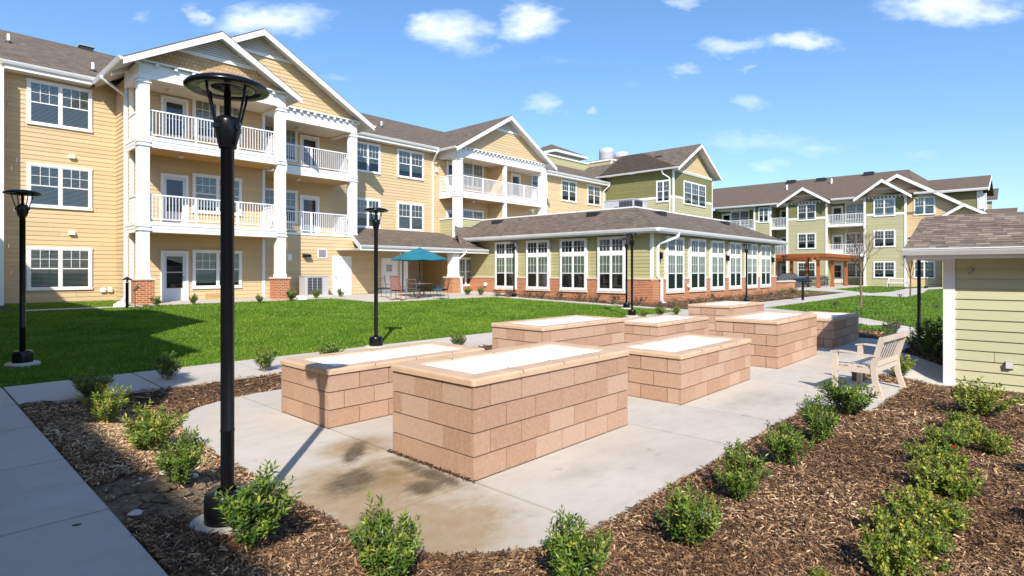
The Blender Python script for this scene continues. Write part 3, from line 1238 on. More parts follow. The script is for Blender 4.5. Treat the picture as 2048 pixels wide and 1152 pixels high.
def beam(x0, x1, yf, yb, left=True, right=True, step=.36, ceiling=True):
    d = MB()
    fr = Wall('y', yf)
    d.box(x0 + .01, x1 - .01, yf + .01, yf + .32, BEAM[0] + .01, BEAM[1] - .01, 'white_trim')
    siding(d, fr, rect(x0, x1, BEAM[0], BEAM[1] - .08), 'white_trim', .2, .012, BEAM[0])
    if left:
        siding(d, Wall('x', x0), rect(-yb, -yf - .001, BEAM[0], BEAM[1] - .08), 'white_trim', .2, .012, BEAM[0])
        d.box(x0 + .005, x0 + .3, yf + .33, yb, BEAM[0] + .01, BEAM[1] - .01, 'white_trim')
    if right:
        d.box(x1 - .3, x1, yf + .33, yb, BEAM[0], BEAM[1], 'white_trim')
    d.box(x0 - .16, x1 + .16, yf - .16, yf, BEAM[1], BEAM[1] + .055, 'white_trim')
    if ceiling:
        d.box(x0 + .31, x1 - .31, yf + .33, yb - .02, BEAM[0] + .06, BEAM[0] + .09, 'soffit_white')
    b = d.build('beam', bld)
    e = MB()
    n = int((x1 - x0 + .2) / step)
    for k in range(n + 1):
        x = x0 - .05 + k * (x1 - x0 + .1) / n
        e.box(x - .055, x + .055, yf - .14, yf - .015, BEAM[1] - .12, BEAM[1] - .002, 'white_trim')
    e.build('bracket', b)
    return b


def gable_wall(yw, x0, x1, xr, zr, mat, vent=True, slope=.571):
    fr = Wall('y', yw)
    g = MB()
    zb_ = BEAM[1] + .055
    hw = (zr - zb_) / slope
    tri = [(xr - hw, zb_), (xr + hw, zb_), (xr, zr)]
    if mat == 'shake_siding':
        g.face([fr.pt(s, 0.004, z) for s, z in tri], mat)
    else:
        siding(g, fr, tri, mat)
    gw = g.build('gable_wall', bld)
    if vent:
        v = MB()
        zv = zr - .78
        hv = (zr - zv) / slope
        v.fbox(fr, xr - hv - .25, xr + hv + .25, 0.02, 0.07, zv - .16, zv, 'white_trim')
        z = zv + .02
        while z < zr - .12:
            h_ = (zr - z) / slope - .05
            v.face([fr.pt(xr - h_, 0.075, z), fr.pt(xr + h_, 0.075, z), fr.pt(xr + h_ - .1, 0.02, z + .09), fr.pt(xr - h_ + .1, 0.02, z + .09)], 'white_trim')
            z += .095
        v.build('gable_vent', gw)
    return gw


# first bay
cx1, cx2 = Wall('y', YC).s(285.5), Wall('y', YC).s(560)
XA, XZ = cx1 - .19, cx2 + .19
for x in (cx1, cx2):
    column(bld, x, YC, 0.45, BEAM[0] + .02, 1.43, bands=(3.38, 6.63))
for k in (1, 2):
    deck('balcony_deck', XA + .02, XZ - .02, YC - .16, YB, ZF[k] - .42, ZF[k] - .02)
    railing(bld, (cx1 + .2, YC - .06), (cx2 - .2, YC - .06), ZF[k])
    railing(bld, (cx2 - .02, YC + .2), (cx2 - .02, YB - .04), ZF[k])
    p = MB()
    p.box(cx1 - .05, cx1 + .03, YC + .2, YB - .04, ZF[k] + .03, ZF[k] + 1.0, 'white_trim')
    p.box(cx1 - .08, cx1 + .06, YC + .2, YB - .04, ZF[k] + 1.0, ZF[k] + 1.05, 'white_trim')
    p.build('side_panel', bld)
beam(XA, XZ, YC - .17, YB, step=.62)
gable_wall(YC - .1, XA, XZ, 9.06, 11.46, 'shake_siding')
g1 = gable_roof(bld, 5.62, 12.5, 9.62, 11.58, YC - .72, 31.0)
# second bay
x2 = Wall('y', 27.28).s(704.5)
column(bld, x2, 27.28, 3.66, BEAM[0] + .02, None, bands=(6.63,))
deck('balcony_deck', XB1 + .02, x2 + .17, YB, Y0, ZF[2] - .42, ZF[2] - .02, left=False)
dk = MB()
dk.box(XB1 + .02, x2 + .19, YB - .03, Y0 - .02, ZF[1] - .13, ZF[1] - .02, 'white_trim')
dk.build('balcony_deck', bld)
for k in (1, 2):
    railing(bld, (XB1 + .15, YB + .03), (x2 - .2, YB + .03), ZF[k])
    railing(bld, (x2 + .1, YB + .45), (x2 + .1, Y0 - .04), ZF[k])
beam(XB1 + .02, x2 + .17, YB - .01, Y0, left=False)
gable_wall(YB + .03, 6.14, 17.06, 11.6, 12.9, 'tan_siding')
gable_roof(bld, 5.65, 17.55, 9.62, 13.02, YB - .62, 36.2)
# third bay
Y3 = 27.75
c3 = [Wall('y', Y3).s(q) for q in (915, 1084.5)]
pm = Wall('y', Y3).s(1009)
for x in c3:
    column(bld, x, Y3, 3.5, BEAM[0] + .02, None, w=.46, bands=(6.63,))
mb = MB()
mb.box(pm - .11, pm + .11, Y3 - .13, Y3 + .11, 3.5, BEAM[0] + .02, 'white_trim')
mb.build('column', bld)
deck('balcony_deck', c3[0] - .2, c3[1] + .2, Y3 - .17, Y0, ZF[2] - .42, ZF[2] - .02)
dk = MB()
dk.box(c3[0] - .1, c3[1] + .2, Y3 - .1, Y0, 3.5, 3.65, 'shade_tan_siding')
dk.build('balcony_deck', bld)
railing(bld, (c3[0] + .25, Y3 - .04), (pm - .11, Y3 - .04), ZF[2])
railing(bld, (pm + .11, Y3 - .04), (c3[1] - .25, Y3 - .04), ZF[2])
railing(bld, (c3[0] - .12, Y3 + .25), (c3[0] - .12, Y0 - .04), ZF[2])
railing(bld, (c3[1] + .12, Y3 + .25), (c3[1] + .12, Y0 - .04), ZF[2])
beam(c3[0] - .22, c3[1] + .22, Y3 - .18, Y0)
p = MB()                                         # wall between the two balconies
siding(p, Wall('x', pm), rect(-Y0, -Y3 - .12, 3.6, 9.18), 'tan_siding')
p.box(pm + .01, pm + .14, Y3 + .12, Y0, 3.6, 9.18, 'shade_tan_siding')
p.build('dividing_wall', bld)
p = MB()                                         # sage parapet of the lower balcony
zc = 5.16
siding(p, Wall('y', Y3 - .1), rect(c3[0] - .1, Wall('y', Y3).s(966), 3.4, zc), 'light_sage_siding')
siding(p, Wall('x', c3[0] - .1), rect(-Y0, -Y3 + .1, 3.4, zc), 'light_sage_siding')
p.box(c3[0] - .16, Wall('y', Y3).s(966) + .03, Y3 - .16, Y3 + .02, zc, zc + .08, 'white_trim')
p.box(c3[0] - .16, c3[0] + .02, Y3 + .02, Y0, zc, zc + .08, 'white_trim')
p.build('parapet', bld)
gable_wall(Y3 - .12, 24.4, 33.7, 29.05, 12.44, 'tan_siding', vent=True)
gable_roof(bld, 24.0, 34.1, 9.62, 12.56, Y3 - .72, 35.2)

for (cx_, cy_, cz_) in ((7.6, 26.3, 9.22), (14.2, 28.4, 9.22), (26.9, 28.6, 9.22), (31.2, 28.6, 9.22), (8.0, 26.2, 6.56), (14.2, 28.4, 6.56), (26.9, 28.6, 6.56)):
    v = MB()                                     # small round ceiling lights over the balconies
    v.lathe([(0, -.1), (.09, -.09), (.13, -.03), (.13, .03)], 'lamp_glow', 14, (cx_, cy_, cz_))
    v.build('ceiling_light', bld)

# main roof
mr = MB()
roof_face(mr, (-12, 28.86, 9.74), (XG + 3.5, 28.86, 9.74), (XG + 3.5, 37.4, 13.58), (-12, 37.4, 13.58))
roof_face(mr, (-12, 45.9, 9.74), (XG + 3.5, 45.9, 9.74), (XG + 3.5, 37.4, 13.58), (-12, 37.4, 13.58))
ro = mr.build('roof', bld)
for (a, b) in ((-12, 5.5), (17.6, 23.9), (34.2, XG - .1)):
    s = MB()
    s.box(a, b, 28.9, Y0 - .02, 9.50, 9.54, 'soffit_white')
    s.box(a, b, 28.87, 28.9, 9.50, 9.74, 'white_trim')
    s.build('soffit', ro)
gutter_run(ro, (-12, 28.87), (5.62, 28.87), 9.79, (0, -1))
gutter_run(ro, (5.62, YC - .7), (5.62, 28.87), 9.66, (-1, 0))
gutter_run(ro, (17.56, YB - .6), (17.56, 28.87), 9.66, (1, 0))
gutter_run(ro, (17.5, 28.87), (24.0, 28.87), 9.79, (0, -1))
gutter_run(ro, (24.0, Y3 - .7), (24.0, 28.87), 9.66, (-1, 0))
gutter_run(ro, (34.1, 28.87), (XG - .05, 28.87), 9.79, (0, -1))
downspout(bld, [(5.5, 27.3, 9.52), (5.5, 27.3, 9.42), (6.37, 27.63, 9.0), (6.37, 27.63, 0.7), (6.2, 27.5, 0.45)])
dx = W0.s(864.5)
downspout(bld, [(23.9, 28.75, 9.55), (23.8, 28.75, 9.4), (dx, Y0 - .07, 8.9), (dx, Y0 - .07, 4.3)])
dx = W0.s(1206)
downspout(bld, [(XG - .2, 28.8, 9.66), (XG - .2, 28.8, 9.5), (dx, Y0 - .07, 9.0), (dx, Y0 - .07, 4.3)])


def pipe(px, py, y):
    """white vent pipe on the front slope of the main roof"""
    x, z = on_y(px, py, y)
    zr_ = 9.74 + (y - 28.86) * .4496
    v = MB()
    v.lathe([(0.0, .42), (.055, .42), (.055, -.1)], 'white_paint', 10, (x, y, zr_))
    v.lathe([(.055, .13), (.13, .06), (.13, -.05)], 'roof_box', 10, (x, y, zr_))
    v.build('vent_pipe', ro)


pipe(17, 75, 33.6)
pipe(186, 115, 30.6)
pipe(763, 245, 32.6)


def roof_vent(px, y, w_=.55):
    v = MB()
    x = Wall('y', y).s(px)
    zr_ = 9.74 + (min(y, 37.4) - 28.86) * .4496
    v.box(x - w_ / 2, x + w_ / 2, y - .22, y + .22, zr_ - .1, zr_ + .14, 'roof_box')
    v.box(x - w_ / 2 - .06, x + w_ / 2 + .06, y - .28, y + .28, zr_ + .14, zr_ + .2, 'steel_grey')
    v.build('roof_vent', ro)


roof_vent(172, 37.2)

# covered patio on the ground floor: roof, post, back walls
pr = MB()
ps = [(15.6, 24.7, 3.05), (24.6, 24.7, 3.05), (24.6, 29.38, 4.28), (17.08, 29.38, 4.28), (17.08, 27.08, 3.675), (16.6, 27.08, 3.675)]
pr.face([(x, y, z + .03) for x, y, z in ps], 'shingles', uv=[(x, (y - 24.7) * 1.035) for x, y, z in ps])
pr.face(ps, 'shingles', uv=[(0, 0.07)] * 6)
ps2 = [(22.9, 25.5, 3.30), (26.9, 25.2, 3.28), (26.9, 27.62, 4.66), (24.3, 27.62, 4.66)]
pr.face(ps2, 'shingles', uv=[(x, (y - 24.7) * 1.14) for x, y, z in ps2])
prr = pr.build('porch_roof', bld)
t = MB()
t.box(15.62, 24.55, 24.72, 24.76, 2.82, 3.05, 'white_trim')
t.box(15.62, 19.7, 24.76, 27.06, 2.86, 2.9, 'soffit_white')
t.box(19.7, 24.55, 24.76, 29.36, 2.86, 2.9, 'soffit_white')
t.hexa([(15.58, 24.72, 2.82), (15.62, 24.70, 2.82), (16.62, 27.06, 3.42), (16.58, 27.08, 3.42), (15.58, 24.72, 3.06), (15.62, 24.70, 3.06), (16.62, 27.06, 3.69), (16.58, 27.08, 3.69)], 'white_trim')
t.build('soffit', prr)
gutter_run(prr, (15.6, 24.72), (24.5, 24.72), 3.07, (0, -1), .12, .12)
pc = Wall('y', 25.2).s(906.5)
column(bld, pc, 25.2, 0.3, 2.88, 1.38, w=.46, brick_w=.78)
downspout(bld, [(pc + .55, 24.68, 2.95), (pc + .4, 24.68, 2.75), (pc + .12, 24.92, 2.45), (pc + .12, 24.92, 1.5), (pc + .2, 24.72, 1.3), (pc + .25, 24.72, .45)])
q = MB()
WQ = Wall('y', 26.5)
siding(q, WQ, rect(23.3, 24.6, 1.35, 2.95), 'sage_siding')
q.fbox(WQ, 23.3, 24.6, -.1, .05, .2, 1.3, 'brick')
q.fbox(WQ, 23.3, 24.6, -.1, .08, 1.3, 1.36, 'wall_cap')
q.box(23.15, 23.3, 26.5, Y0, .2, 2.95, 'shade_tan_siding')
q.build('wall', bld)
window(bld, WQ, WQ.s(915), WQ.s(943), .82, 2.62, 'half', off=.055)
q = MB()
q.box(Wall('y', 27.3).s(804), Wall('y', 27.3).s(812), 27.12, 27.3, .4, 2.86, 'white_trim')
q.build('column', bld)

# projecting wing at the left edge of the view and the blocks beyond it that shade the lawn
wing = empty('apartment_wing', (-6, 14, .3), world_parts=True, cat='building',
             label='tan wing whose white corner board just shows at the left edge of the photo')
q = MB()
siding(q, Wall('y', 28.8), rect(-4, 2.69, 0.1, 9.7), 'tan_siding')
q.box(2.60, 2.70, 28.78, Y0, 0.1, 9.5, 'tan_siding')
for (xa, ya, yb) in ((-6.74, -40, 0), (-5.1, 0, 3.0), (-4.0, 3.0, 7.3), (-3.1, 7.3, 28.8), (-1.9, 8.6, 14.1)):
    q.box(xa - 9, xa, ya, yb, 0, 9.55, 'tan_siding')
    q.box(xa - 9.3, xa + .12, ya, yb, 9.55, 9.72, 'white_trim')
q.build('wall', wing)
q = MB()
q.box(2.55, 2.74, 28.76, 28.9, 0.1, 9.5, 'white_trim')
q.build('corner_board', wing)

# ------------------------------------------------------------------ green gabled block
gb = empty('green_block', (48, 25, .3), world_parts=True, cat='building',
           label='green three storey block with pale gable, standing behind the sunroom roof')
YG = 22.6
WGx, WGy = Wall('x', XG), Wall('y', YG)
q = MB()
for fr, a, b in ((WGx, -Y0 - 6, -YG), (WGy, XG, 51.8)):
    siding(q, fr, rect(a, b, 3.0, 7.9), 'light_sage_siding')
    siding(q, fr, rect(a, b, 8.1, 10.3), 'dark_sage_siding')
q.box(51.6, 51.8, YG + .02, 40, 0, 10.3, 'dark_sage_siding')
q.build('wall', gb)
q = MB()
q.fbox(WGx, -Y0 - 3, -YG, 0, .035, 7.9, 8.1, 'white_trim')
q.fbox(WGy, XG, 51.8, 0, .035, 7.9, 8.1, 'white_trim')
q.box(XG - .03, XG + .1, YG - .03, YG + .1, 3, 10.3, 'white_trim')
q.box(51.7, 51.83, YG - .03, YG + .1, 3, 10.3, 'white_trim')
q.build('trim', gb)
window(gb, WGx, WGx.s(1313), WGx.s(1341), 7.58, 9.45)
window(gb, WGy, WGy.s(1366.6), WGy.s(1410.5), 7.5, 9.55, 'triple')
fr = Wall('y', YG + .0)
q = MB()
siding(q, fr, [(XG + .35, 10.3), (51.5, 10.3), (48.05, 12.65)], 'tan_siding')
q.fbox(fr, XG - .1, 51.9, 0, .1, 10.28, 10.36, 'white_trim')
for k in range(22):
    x = XG + .1 + k * 7.4 / 21
    q.fbox(fr, x, x + .13, .02, .1, 10.14, 10.27, 'white_trim')
q.build('gable_wall', gb)
rg = gable_roof(gb, 43.7, 52.4, 10.32, 12.9, YG - .7, 29.9)
g = MB()
gutter(g, (43.7, YG - .7), (43.7, 30.5), 10.36, (-1, 0))
g.build('gutter', rg)
downspout(gb, [(43.65, 23.4, 10.2), (43.8, 23.4, 9.95), (XG - .06, 22.95, 9.6), (XG - .06, 22.95, 4.5)])
lr = MB()
roof_face(lr, (43.7, 36, 10.32), (43.7, 22, 10.32), (48.05, 27.8, 12.9), (48.05, 36, 12.9))
lr.build('roof', gb)
v = MB()
v.box(46.3, 46.9, 24.9, 25.5, 11.7, 12.05, 'roof_box')
v.build('roof_vent', gb)
q = MB()                                           # pale screen walls and drum fans above the roof
siding(q, Wall('x', 46.5), rect(-32.9, -30.2, 10.8, 12.35), 'light_sage_siding')
siding(q, Wall('y', 30.2), rect(46.5, 49.5, 10.8, 12.35), 'light_sage_siding')
siding(q, Wall('y', 32.9), rect(38, 46.5, 10.8, 12.25), 'light_sage_siding')
q.box(46.4, 46.62, 30.15, 33.0, 12.35, 12.5, 'white_trim')
q.box(46.62, 49.5, 30.1, 30.3, 12.35, 12.5, 'white_trim')
q.box(38, 46.38, 32.8, 33.0, 12.25, 12.38, 'white_trim')
q.box(46.46, 46.56, 30.16, 30.26, 10.8, 12.35, 'white_trim')
q.build('screen_wall', gb)
for (px, dd, r_, zt) in ((1213, 60, .78, 14.55), (1243, 60, .75, 14.15)):
    x, y, _ = at_d(px, 300, dd)
    fan = MB()
    fan.lathe([(0, zt - .02), (r_ * .8, zt - .02), (r_ * .82, zt), (r_, zt), (r_, zt - .5), (r_ * .99, zt - .52), (r_ * .99, 11.0)], 'unit_beige', 28, (x, y, 0))
    tag(fan.build('exhaust_fan'), 'tall grey drum fan standing behind the pale screen wall' if px == 1213 else 'low pale drum fan half hidden beside the taller grey one', 'roof fan', 'drum fans on the roof')

cu = empty('roof_cupola', at_d(1103, 300, 75)[:2] + (12.0,), world_parts=True, cat='cupola',
           label='distant roof lantern with low hipped roof and clerestory windows left of the drum fans')
ax, ay, _ = at_d(1103, 290, 75)
q = MB()
a = 3.4
ze_, zr_ = 16.75, 18.35
cs = [(ax - a, ay - a), (ax + a, ay - a), (ax + a, ay + a), (ax - a, ay + a)]
for i in range(4):
    p0, p1 = cs[i], cs[(i + 1) % 4]
    roof_face(q, (*p0, ze_), (*p1, ze_), (ax, ay, zr_), (ax, ay, zr_), 'far_shingles')
q.build('roof', cu)
q = MB()
q.box(ax - a - .05, ax + a + .05, ay - a - .05, ay + a + .05, ze_ - .3, ze_ - .01, 'white_trim')
q.box(ax - a + .7, ax + a - .7, ay - a + .7, ay + a - .7, 12.5, ze_ - .31, 'white_trim')
q.build('wall', cu)
for k in range(3):
    window(cu, Wall('x', ax - a + .68), -ay - 2.4 + k * 1.65, -ay - 0.95 + k * 1.65, 15.3, 16.3, 'bare')
    window(cu, Wall('y', ay - a + .68), ax - 2.4 + k * 1.65, ax - 0.95 + k * 1.65, 15.3, 16.3, 'bare')

# ------------------------------------------------------------------ sunroom
sun = empty('sunroom', (33, 20, .15), world_parts=True, cat='sunroom',
            label='one storey green sunroom on a brick base with tall white windows and shingle roof')
XS, YS = 24.6, 13.7
XE = Wall('y', YS).s(1549.6)
WSx, WSy = Wall('x', XS), Wall('y', YS)
q = MB()
siding(q, WSx, rect(-26.6, -YS, 1.3, 3.75), 'sage_siding')
siding(q, WSy, rect(XS, XE, 1.3, 3.75), 'sage_siding')
q.box(XE - .2, XE, YS + .02, 27, 0, 3.7, 'sage_siding')
q.build('wall', sun)
q = MB()
bt = 1.36
q.box(XS - .09, XS + .05, YS - .09, 26.6, -.2, bt, 'brick')
q.box(XS + .05, XE + .09, YS - .09, YS + .05, -.2, bt, 'brick')
q.build('brick_base', sun)
LW = ((993.3, 1035.5), (1055.5, 1101), (1123, 1175.5), (1198, 1252.5))
RW = ((1328.9, 1363), (1375.8, 1407), (1417.8, 1444), (1454.9, 1478.3), (1489, 1510.5), (1517.4, 1537))
q = MB()
for fr, wins, a, b in ((WSx, LW, -26.6, -YS), (WSy, RW, XS, XE)):
    edge = a
    for (p0, p1) in wins:                          # cap stone between windows, sills below, deep casings
        s0, s1 = fr.s(p0), fr.s(p1)
        q.fbox(fr, edge, s0, .0, .125, bt, bt + .065, 'wall_cap')
        q.fbox(fr, s0 - .05, s1 + .05, .09, .16, .66, .76, 'wall_cap')
        q.fbox(fr, s0, s1, .0, .1, .76, 3.5, 'white_trim')
        edge = s1
    q.fbox(fr, edge, b + (.12 if fr is WSy else 0), .0, .125, bt, bt + .065, 'wall_cap')
q.build('wall_cap', sun)
for fr, wins in ((WSx, LW), (WSy, RW)):
    for (p0, p1) in wins:
        window(sun, fr, fr.s(p0), fr.s(p1), .76, 3.5, 'transom', off=.101)
q = MB()
q.box(XS - .03, XS + .1, YS - .03, YS + .1, bt + .07, 3.6, 'white_trim')
q.box(XE - .1, XE + .02, YS - .03, YS + .1, bt + .07, 3.6, 'white_trim')
q.build('corner_board', sun)
ex, ey, ez = XS - .62, YS - .62, 3.77
tx, ty, tz = ex + 2.86, ey + 2.86, 5.14
fx = XE + .6
q = MB()
roof_face(q, (ex, 27.6, ez), (ex, ey, ez), (tx, ty, tz), (tx, 27.6, tz))
roof_face(q, (ex, ey, ez), (fx, ey, ez), (fx - 2.86, ty, tz), (tx, ty, tz))
roof_face(q, (fx, ey, ez), (fx, 27.6, ez), (fx - 2.86, 27.6, tz), (fx - 2.86, ty, tz))
q.box(tx + .05, fx - 2.9, ty + .05, 29, tz - .15, tz - .1, 'steel_grey')
rs = q.build('roof', sun)
q = MB()
q.box(tx - .02, tx + .06, ty - .02, 27.6, tz + .02, tz + .1, 'white_trim')
q.box(tx + .06, fx - 2.86, ty - .02, ty + .06, tz + .02, tz + .1, 'white_trim')
q.build('roof_edge', rs)
q = MB()
gutter(q, (ex, 26.6), (ex, ey), ez + .03, (-1, 0), .14, .16)
gutter(q, (ex, ey), (fx, ey), ez + .03, (0, -1), .14, .16)
q.box(ex - .14, ex, ey - .14, ey, ez - .13, ez + .03, 'gutter_white')
q.build('gutter', rs)
q = MB()
q.box(ex + .01, XS, ey + .01, 26.6, ez - .12, ez - .09, 'soffit_white')
q.box(XS, fx, ey + .01, YS, ez - .12, ez - .09, 'soffit_white')
q.box(ex + .005, ex + .03, ey + .01, 26.6, ez - .2, ez - .02, 'white_trim')
q.box(ex + .03, fx, ey + .005, ey + .03, ez - .2, ez - .02, 'white_trim')
q.build('soffit', rs)
xs_ = WSy.s(1310)
downspout(sun, [(WSy.s(1333), ey - .04, 3.66), (WSy.s(1331), ey - .02, 3.45), (xs_ + .2, YS - .09, 3.1), (xs_ + .12, YS - .09, 2.9), (xs_ + .12, YS - .09, 1.5), (xs_ + .3, YS - .2, 1.32), (xs_ + .3, YS - .2, .3), (xs_ + .35, YS - .45, .2)], w=.12)
for px in (1317.5, 1452, 1543):
    v = MB()
    s = WSy.s(px)
    v.fbox(WSy, s - .06, s + .06, .02, .06, 2.4, 2.75, 'black_metal')
    v.fbox(WSy, s - .05, s + .05, .06, .2, 2.36, 2.68, 'black_metal')
    v.build('wall_light', sun)
for fr, px, z in ((WSy, 1373, .98), (WSx, 974, .95)):
    v = MB()
    s = fr.s(px)
    v.lathe([(0, 0), (.09, 0), (.11, .02), (.11, .14), (.06, .16)], 'white_paint', 12, fr.pt(s, .22, z), axis='y' if fr is WSy else 'x')
    v.build('hose_outlet', sun)
for (side, px, t_) in (('l', 997, 2.3), ('l', 1189, 2.3), ('r', 1317, 2.3), ('r', 1446, 2.3)):
    v = MB()
    if side == 'l':
        y = Wall('x', ex + t_).px(px, 500)[0] * -1
        x = ex + t_
    else:
        y = ey + t_
        x = Wall('y', y).s(px)
    z = ez + t_ * .4685
    v.box(x - .32, x + .32, y - .32, y + .32, z - .12, z + .16, 'roof_box')
    v.build('roof_vent', rs)

# air handler on the flat roof
ac = empty('rooftop_air_handler', (32.4, 19.9, 5.04), world_parts=True, cat='air handler',
           label='grey box air handler with louvred end on the sunroom roof')
q = MB()
q.box(31.6, 33.3, 18.9, 21.1, 5.04, 6.3, 'unit_beige')
q.box(31.57, 33.33, 18.87, 21.13, 6.3, 6.36, 'unit_beige')
q.fbox(Wall('x', 31.6), -20.3, -20.0, .0, .02, 5.75, 5.9, 'unit_dark')
q.build('casing', ac)
q = MB()
for k in range(9):
    y = 18.98 + k * .11
    q.box(31.55, 31.6, y, y + .05, 5.1, 6.25, 'unit_dark')
for k in range(9):
    x = 31.7 + k * .11
    q.box(x, x + .05, 18.85, 18.9, 5.1, 6.25, 'unit_dark')
q.build('louvre', ac)

# ------------------------------------------------------------------ far building
far = empty('far_apartment_building', (72, 16, .2), world_parts=True, cat='building',
            label='distant green three storey apartment building with gabled bays and stacked balconies')
XF = 69.5
WF, WR = Wall('x', XF), Wall('x', XF + 2.1)


def fs(px):
    return WF.s(px)


q = MB()
for (p0, p1) in ((1574.5, 1653), (1729.5, 1811), (1509, 1541)):
    a, b = fs(p0), fs(p1)
    siding(q, WF, rect(a, b, 0, 7.5), 'light_sage_siding')
    siding(q, WF, rect(a, b, 7.75, 9.5), 'dark_sage_siding')
    for s in (a, b - .02):
        q.box(XF + .02, XF + 2.1, -s - .02, -s, 0, 9.5, 'sage_siding')
siding(q, WR, rect(WR.s(1405), fs(1811), 0, 7.6), 'light_sage_siding')
siding(q, WR, rect(WR.s(1405), fs(1811), 7.6, 9.5), 'dark_sage_siding')
siding(q, Wall('x', XF + 1.0), rect(fs(1811), fs(1893), 0, 7.1), 'tan_siding')
siding(q, Wall('x', XF + 1.0), rect(fs(1811), fs(1840), 7.1, 9.9), 'tan_siding')
q.build('wall', far)
q = MB()
for (p0, p1) in ((1574.5, 1653), (1729.5, 1811), (1509, 1541)):
    a, b = fs(p0), fs(p1)
    q.fbox(WF, a, b, 0, .05, 7.5, 7.75, 'white_trim')
    for s in (a, b):
        q.fbox(WF, s - .1, s + .1, -.05, .06, 0, 9.5, 'white_trim')
q.build('trim', far)
FZ = ((1.0, 2.75), (4.2, 6.0), (7.4, 9.25))
for z in FZ:
    window(far, WF, fs(1595), fs(1632), z[0], z[1], 'bare')
    window(far, WF, fs(1747), fs(1791), z[0], z[1], 'half')
    window(far, WR, WR.s(1690), WR.s(1690) + 2.2, z[0], z[1], 'far')
    door(far, WR, WR.s(1663.5), WR.s(1663.5) + 1.15, z[0] - .6, z[0] + 1.6, 'half')
    window(far, WR, WR.s(1462), WR.s(1462) + 2.3, z[0], z[1], 'bare')
    door(far, WR, WR.s(1444), WR.s(1444) + 1.2, z[0] - .6, z[0] + 1.6, 'half')
    door(far, WR, WR.s(1560), WR.s(1560) + 1.0, z[0] - .6, z[0] + 1.6, 'half')
for z in (FZ[2], FZ[0]):
    window(far, Wall('x', XF + 1.0), fs(1824), fs(1868), z[0], z[1], 'half')
window(far, WF, fs(1517), fs(1538), FZ[2][0], FZ[2][1], 'bare')
for (p0, p1) in ((1653, 1729.5), (1541, 1574.5), (1428, 1509)):
    for zf in (3.6, 6.85):
        a, b = fs(p0) + .1, fs(p1) - .1
        d = MB()
        d.fbox(WF, a, b, -2.1, 0, zf - .3, zf, 'white_trim')
        d.build('balcony_deck', far)
        railing(far, (XF + .05, -a), (XF + .05, -b), zf, pitch=.16, th=.035)
        d = MB()
        d.fbox(WF, a, b, -2.1, -.05, 9.25, 9.45, 'soffit_white')
        d.build('balcony_ceiling', far) if zf > 5 else None
ze_, zr_ = 9.55, 13.3
q = MB()
yl, yr = 34.0, 10.2
roof_face(q, (XF - .5, yl, ze_), (XF - .5, yr - 1.0, ze_), (XF + 9, yr + 1, zr_), (XF + 9, yl, zr_), 'far_shingles')
roof_face(q, (XF - .5, yr - 1.0, ze_), (XF + 18, yr - 4, ze_), (XF + 9, yr + 1, zr_), (XF + 9, yr + 1, zr_), 'far_shingles')
rf = q.build('roof', far)
for (a, b) in ((yl, -fs(1559)), (-fs(1664), -fs(1713)), (-fs(1829), 7.5)):
    gutter_run(rf, (XF - .5, a), (XF - .5, b), ze_ + .04, (-1, 0), .16, .2)
sw = lambda a, b, z: (b, a, z)
for (pc_, pa, pb, zz, back) in ((1610, 1559, 1664, 11.1, 6), (1767, 1713, 1829, 11.2, 6)):
    c_ = -fs(pc_)
    hw = (fs(pb) - fs(pa)) / 2
    gable_roof(far, c_ - hw, c_ + hw, 9.35, zz, XF - .9, XF + back, mat='far_shingles', mk=sw, rake_h=.32)
    q = MB()
    h2 = (fs(pb) - fs(pa)) / 2 * .80
    siding(q, Wall('x', XF + .0), [(-c_ - h2, 9.62), (-c_ + h2, 9.62), (-c_, zz - .25)], 'tan_siding')
    q.fbox(WF, -c_ - h2, -c_ + h2, 0, .12, 9.45, 9.62, 'white_trim')
    for k in range(12):
        s = -c_ - h2 + k * 2 * h2 / 12
        q.fbox(WF, s, s + .15, .0, .18, 9.28, 9.45, 'white_trim')
    q.fbox(WF, -c_ - 1.1, -c_ + 1.1, 0, .1, zz - 1.0, zz - .85, 'white_trim')
    q.build('gable_wall', far)
# long low gable over the tan part, and the small one on its slope
XT = XF + 1.0
yT = on_x(1794, 353, XT - .6)[0]
yTr, zTr = on_x(1975, 427, XT - .6)
q = MB()
roof_face(q, (XT - .6, yTr, zTr), (XT + 9, yTr, zTr), (XT + 9, yT, 11.75), (XT - .6, yT, 11.75), 'far_shingles')
roof_face(q, (XT - .6, yT + 1.9, 10.6), (XT + 9, yT + 1.9, 10.6), (XT + 9, yT, 11.75), (XT - .6, yT, 11.75), 'far_shingles')
rg2 = q.build('roof', far)
q = MB()
for (ya_, za_) in ((yTr, zTr), (yT + 1.9, 10.6)):
    q.hexa([(XT - .66, ya_, za_ - .34), (XT - .6, ya_, za_ - .34), (XT - .6, yT, 11.37), (XT - .66, yT, 11.37), (XT - .66, ya_, za_), (XT - .6, ya_, za_), (XT - .6, yT, 11.73), (XT - .66, yT, 11.73)], 'white_trim')
q.build('barge_board', rg2)
q = MB()
siding(q, Wall('x', XT + .02), [(-yT - 1.7, 10.4), (-yT, 11.4), (-yTr - .9, 7.4), (-yTr - 1.4, 7.0), (-yT - 1.7, 7.0)], 'tan_siding')
q.build('gable_wall', far)
yS = on_x(1928, 408.5, XT - 1.8)[0]
gable_roof(far, yS - 2.1, yS + 2.1, 6.9, 8.2, XT - 1.8, XT + 1, mat='far_shingles', mk=sw, rake_h=.3)
q = MB()
siding(q, Wall('x', XT - 1.2), [(-yS - 1.9, 6.9), (-yS + 1.9, 6.9), (-yS, 8.0)], 'tan_siding')
siding(q, Wall('x', XT - 1.2), rect(-yS - 1.7, -yS + 1.7, 0, 6.8), 'light_sage_siding')
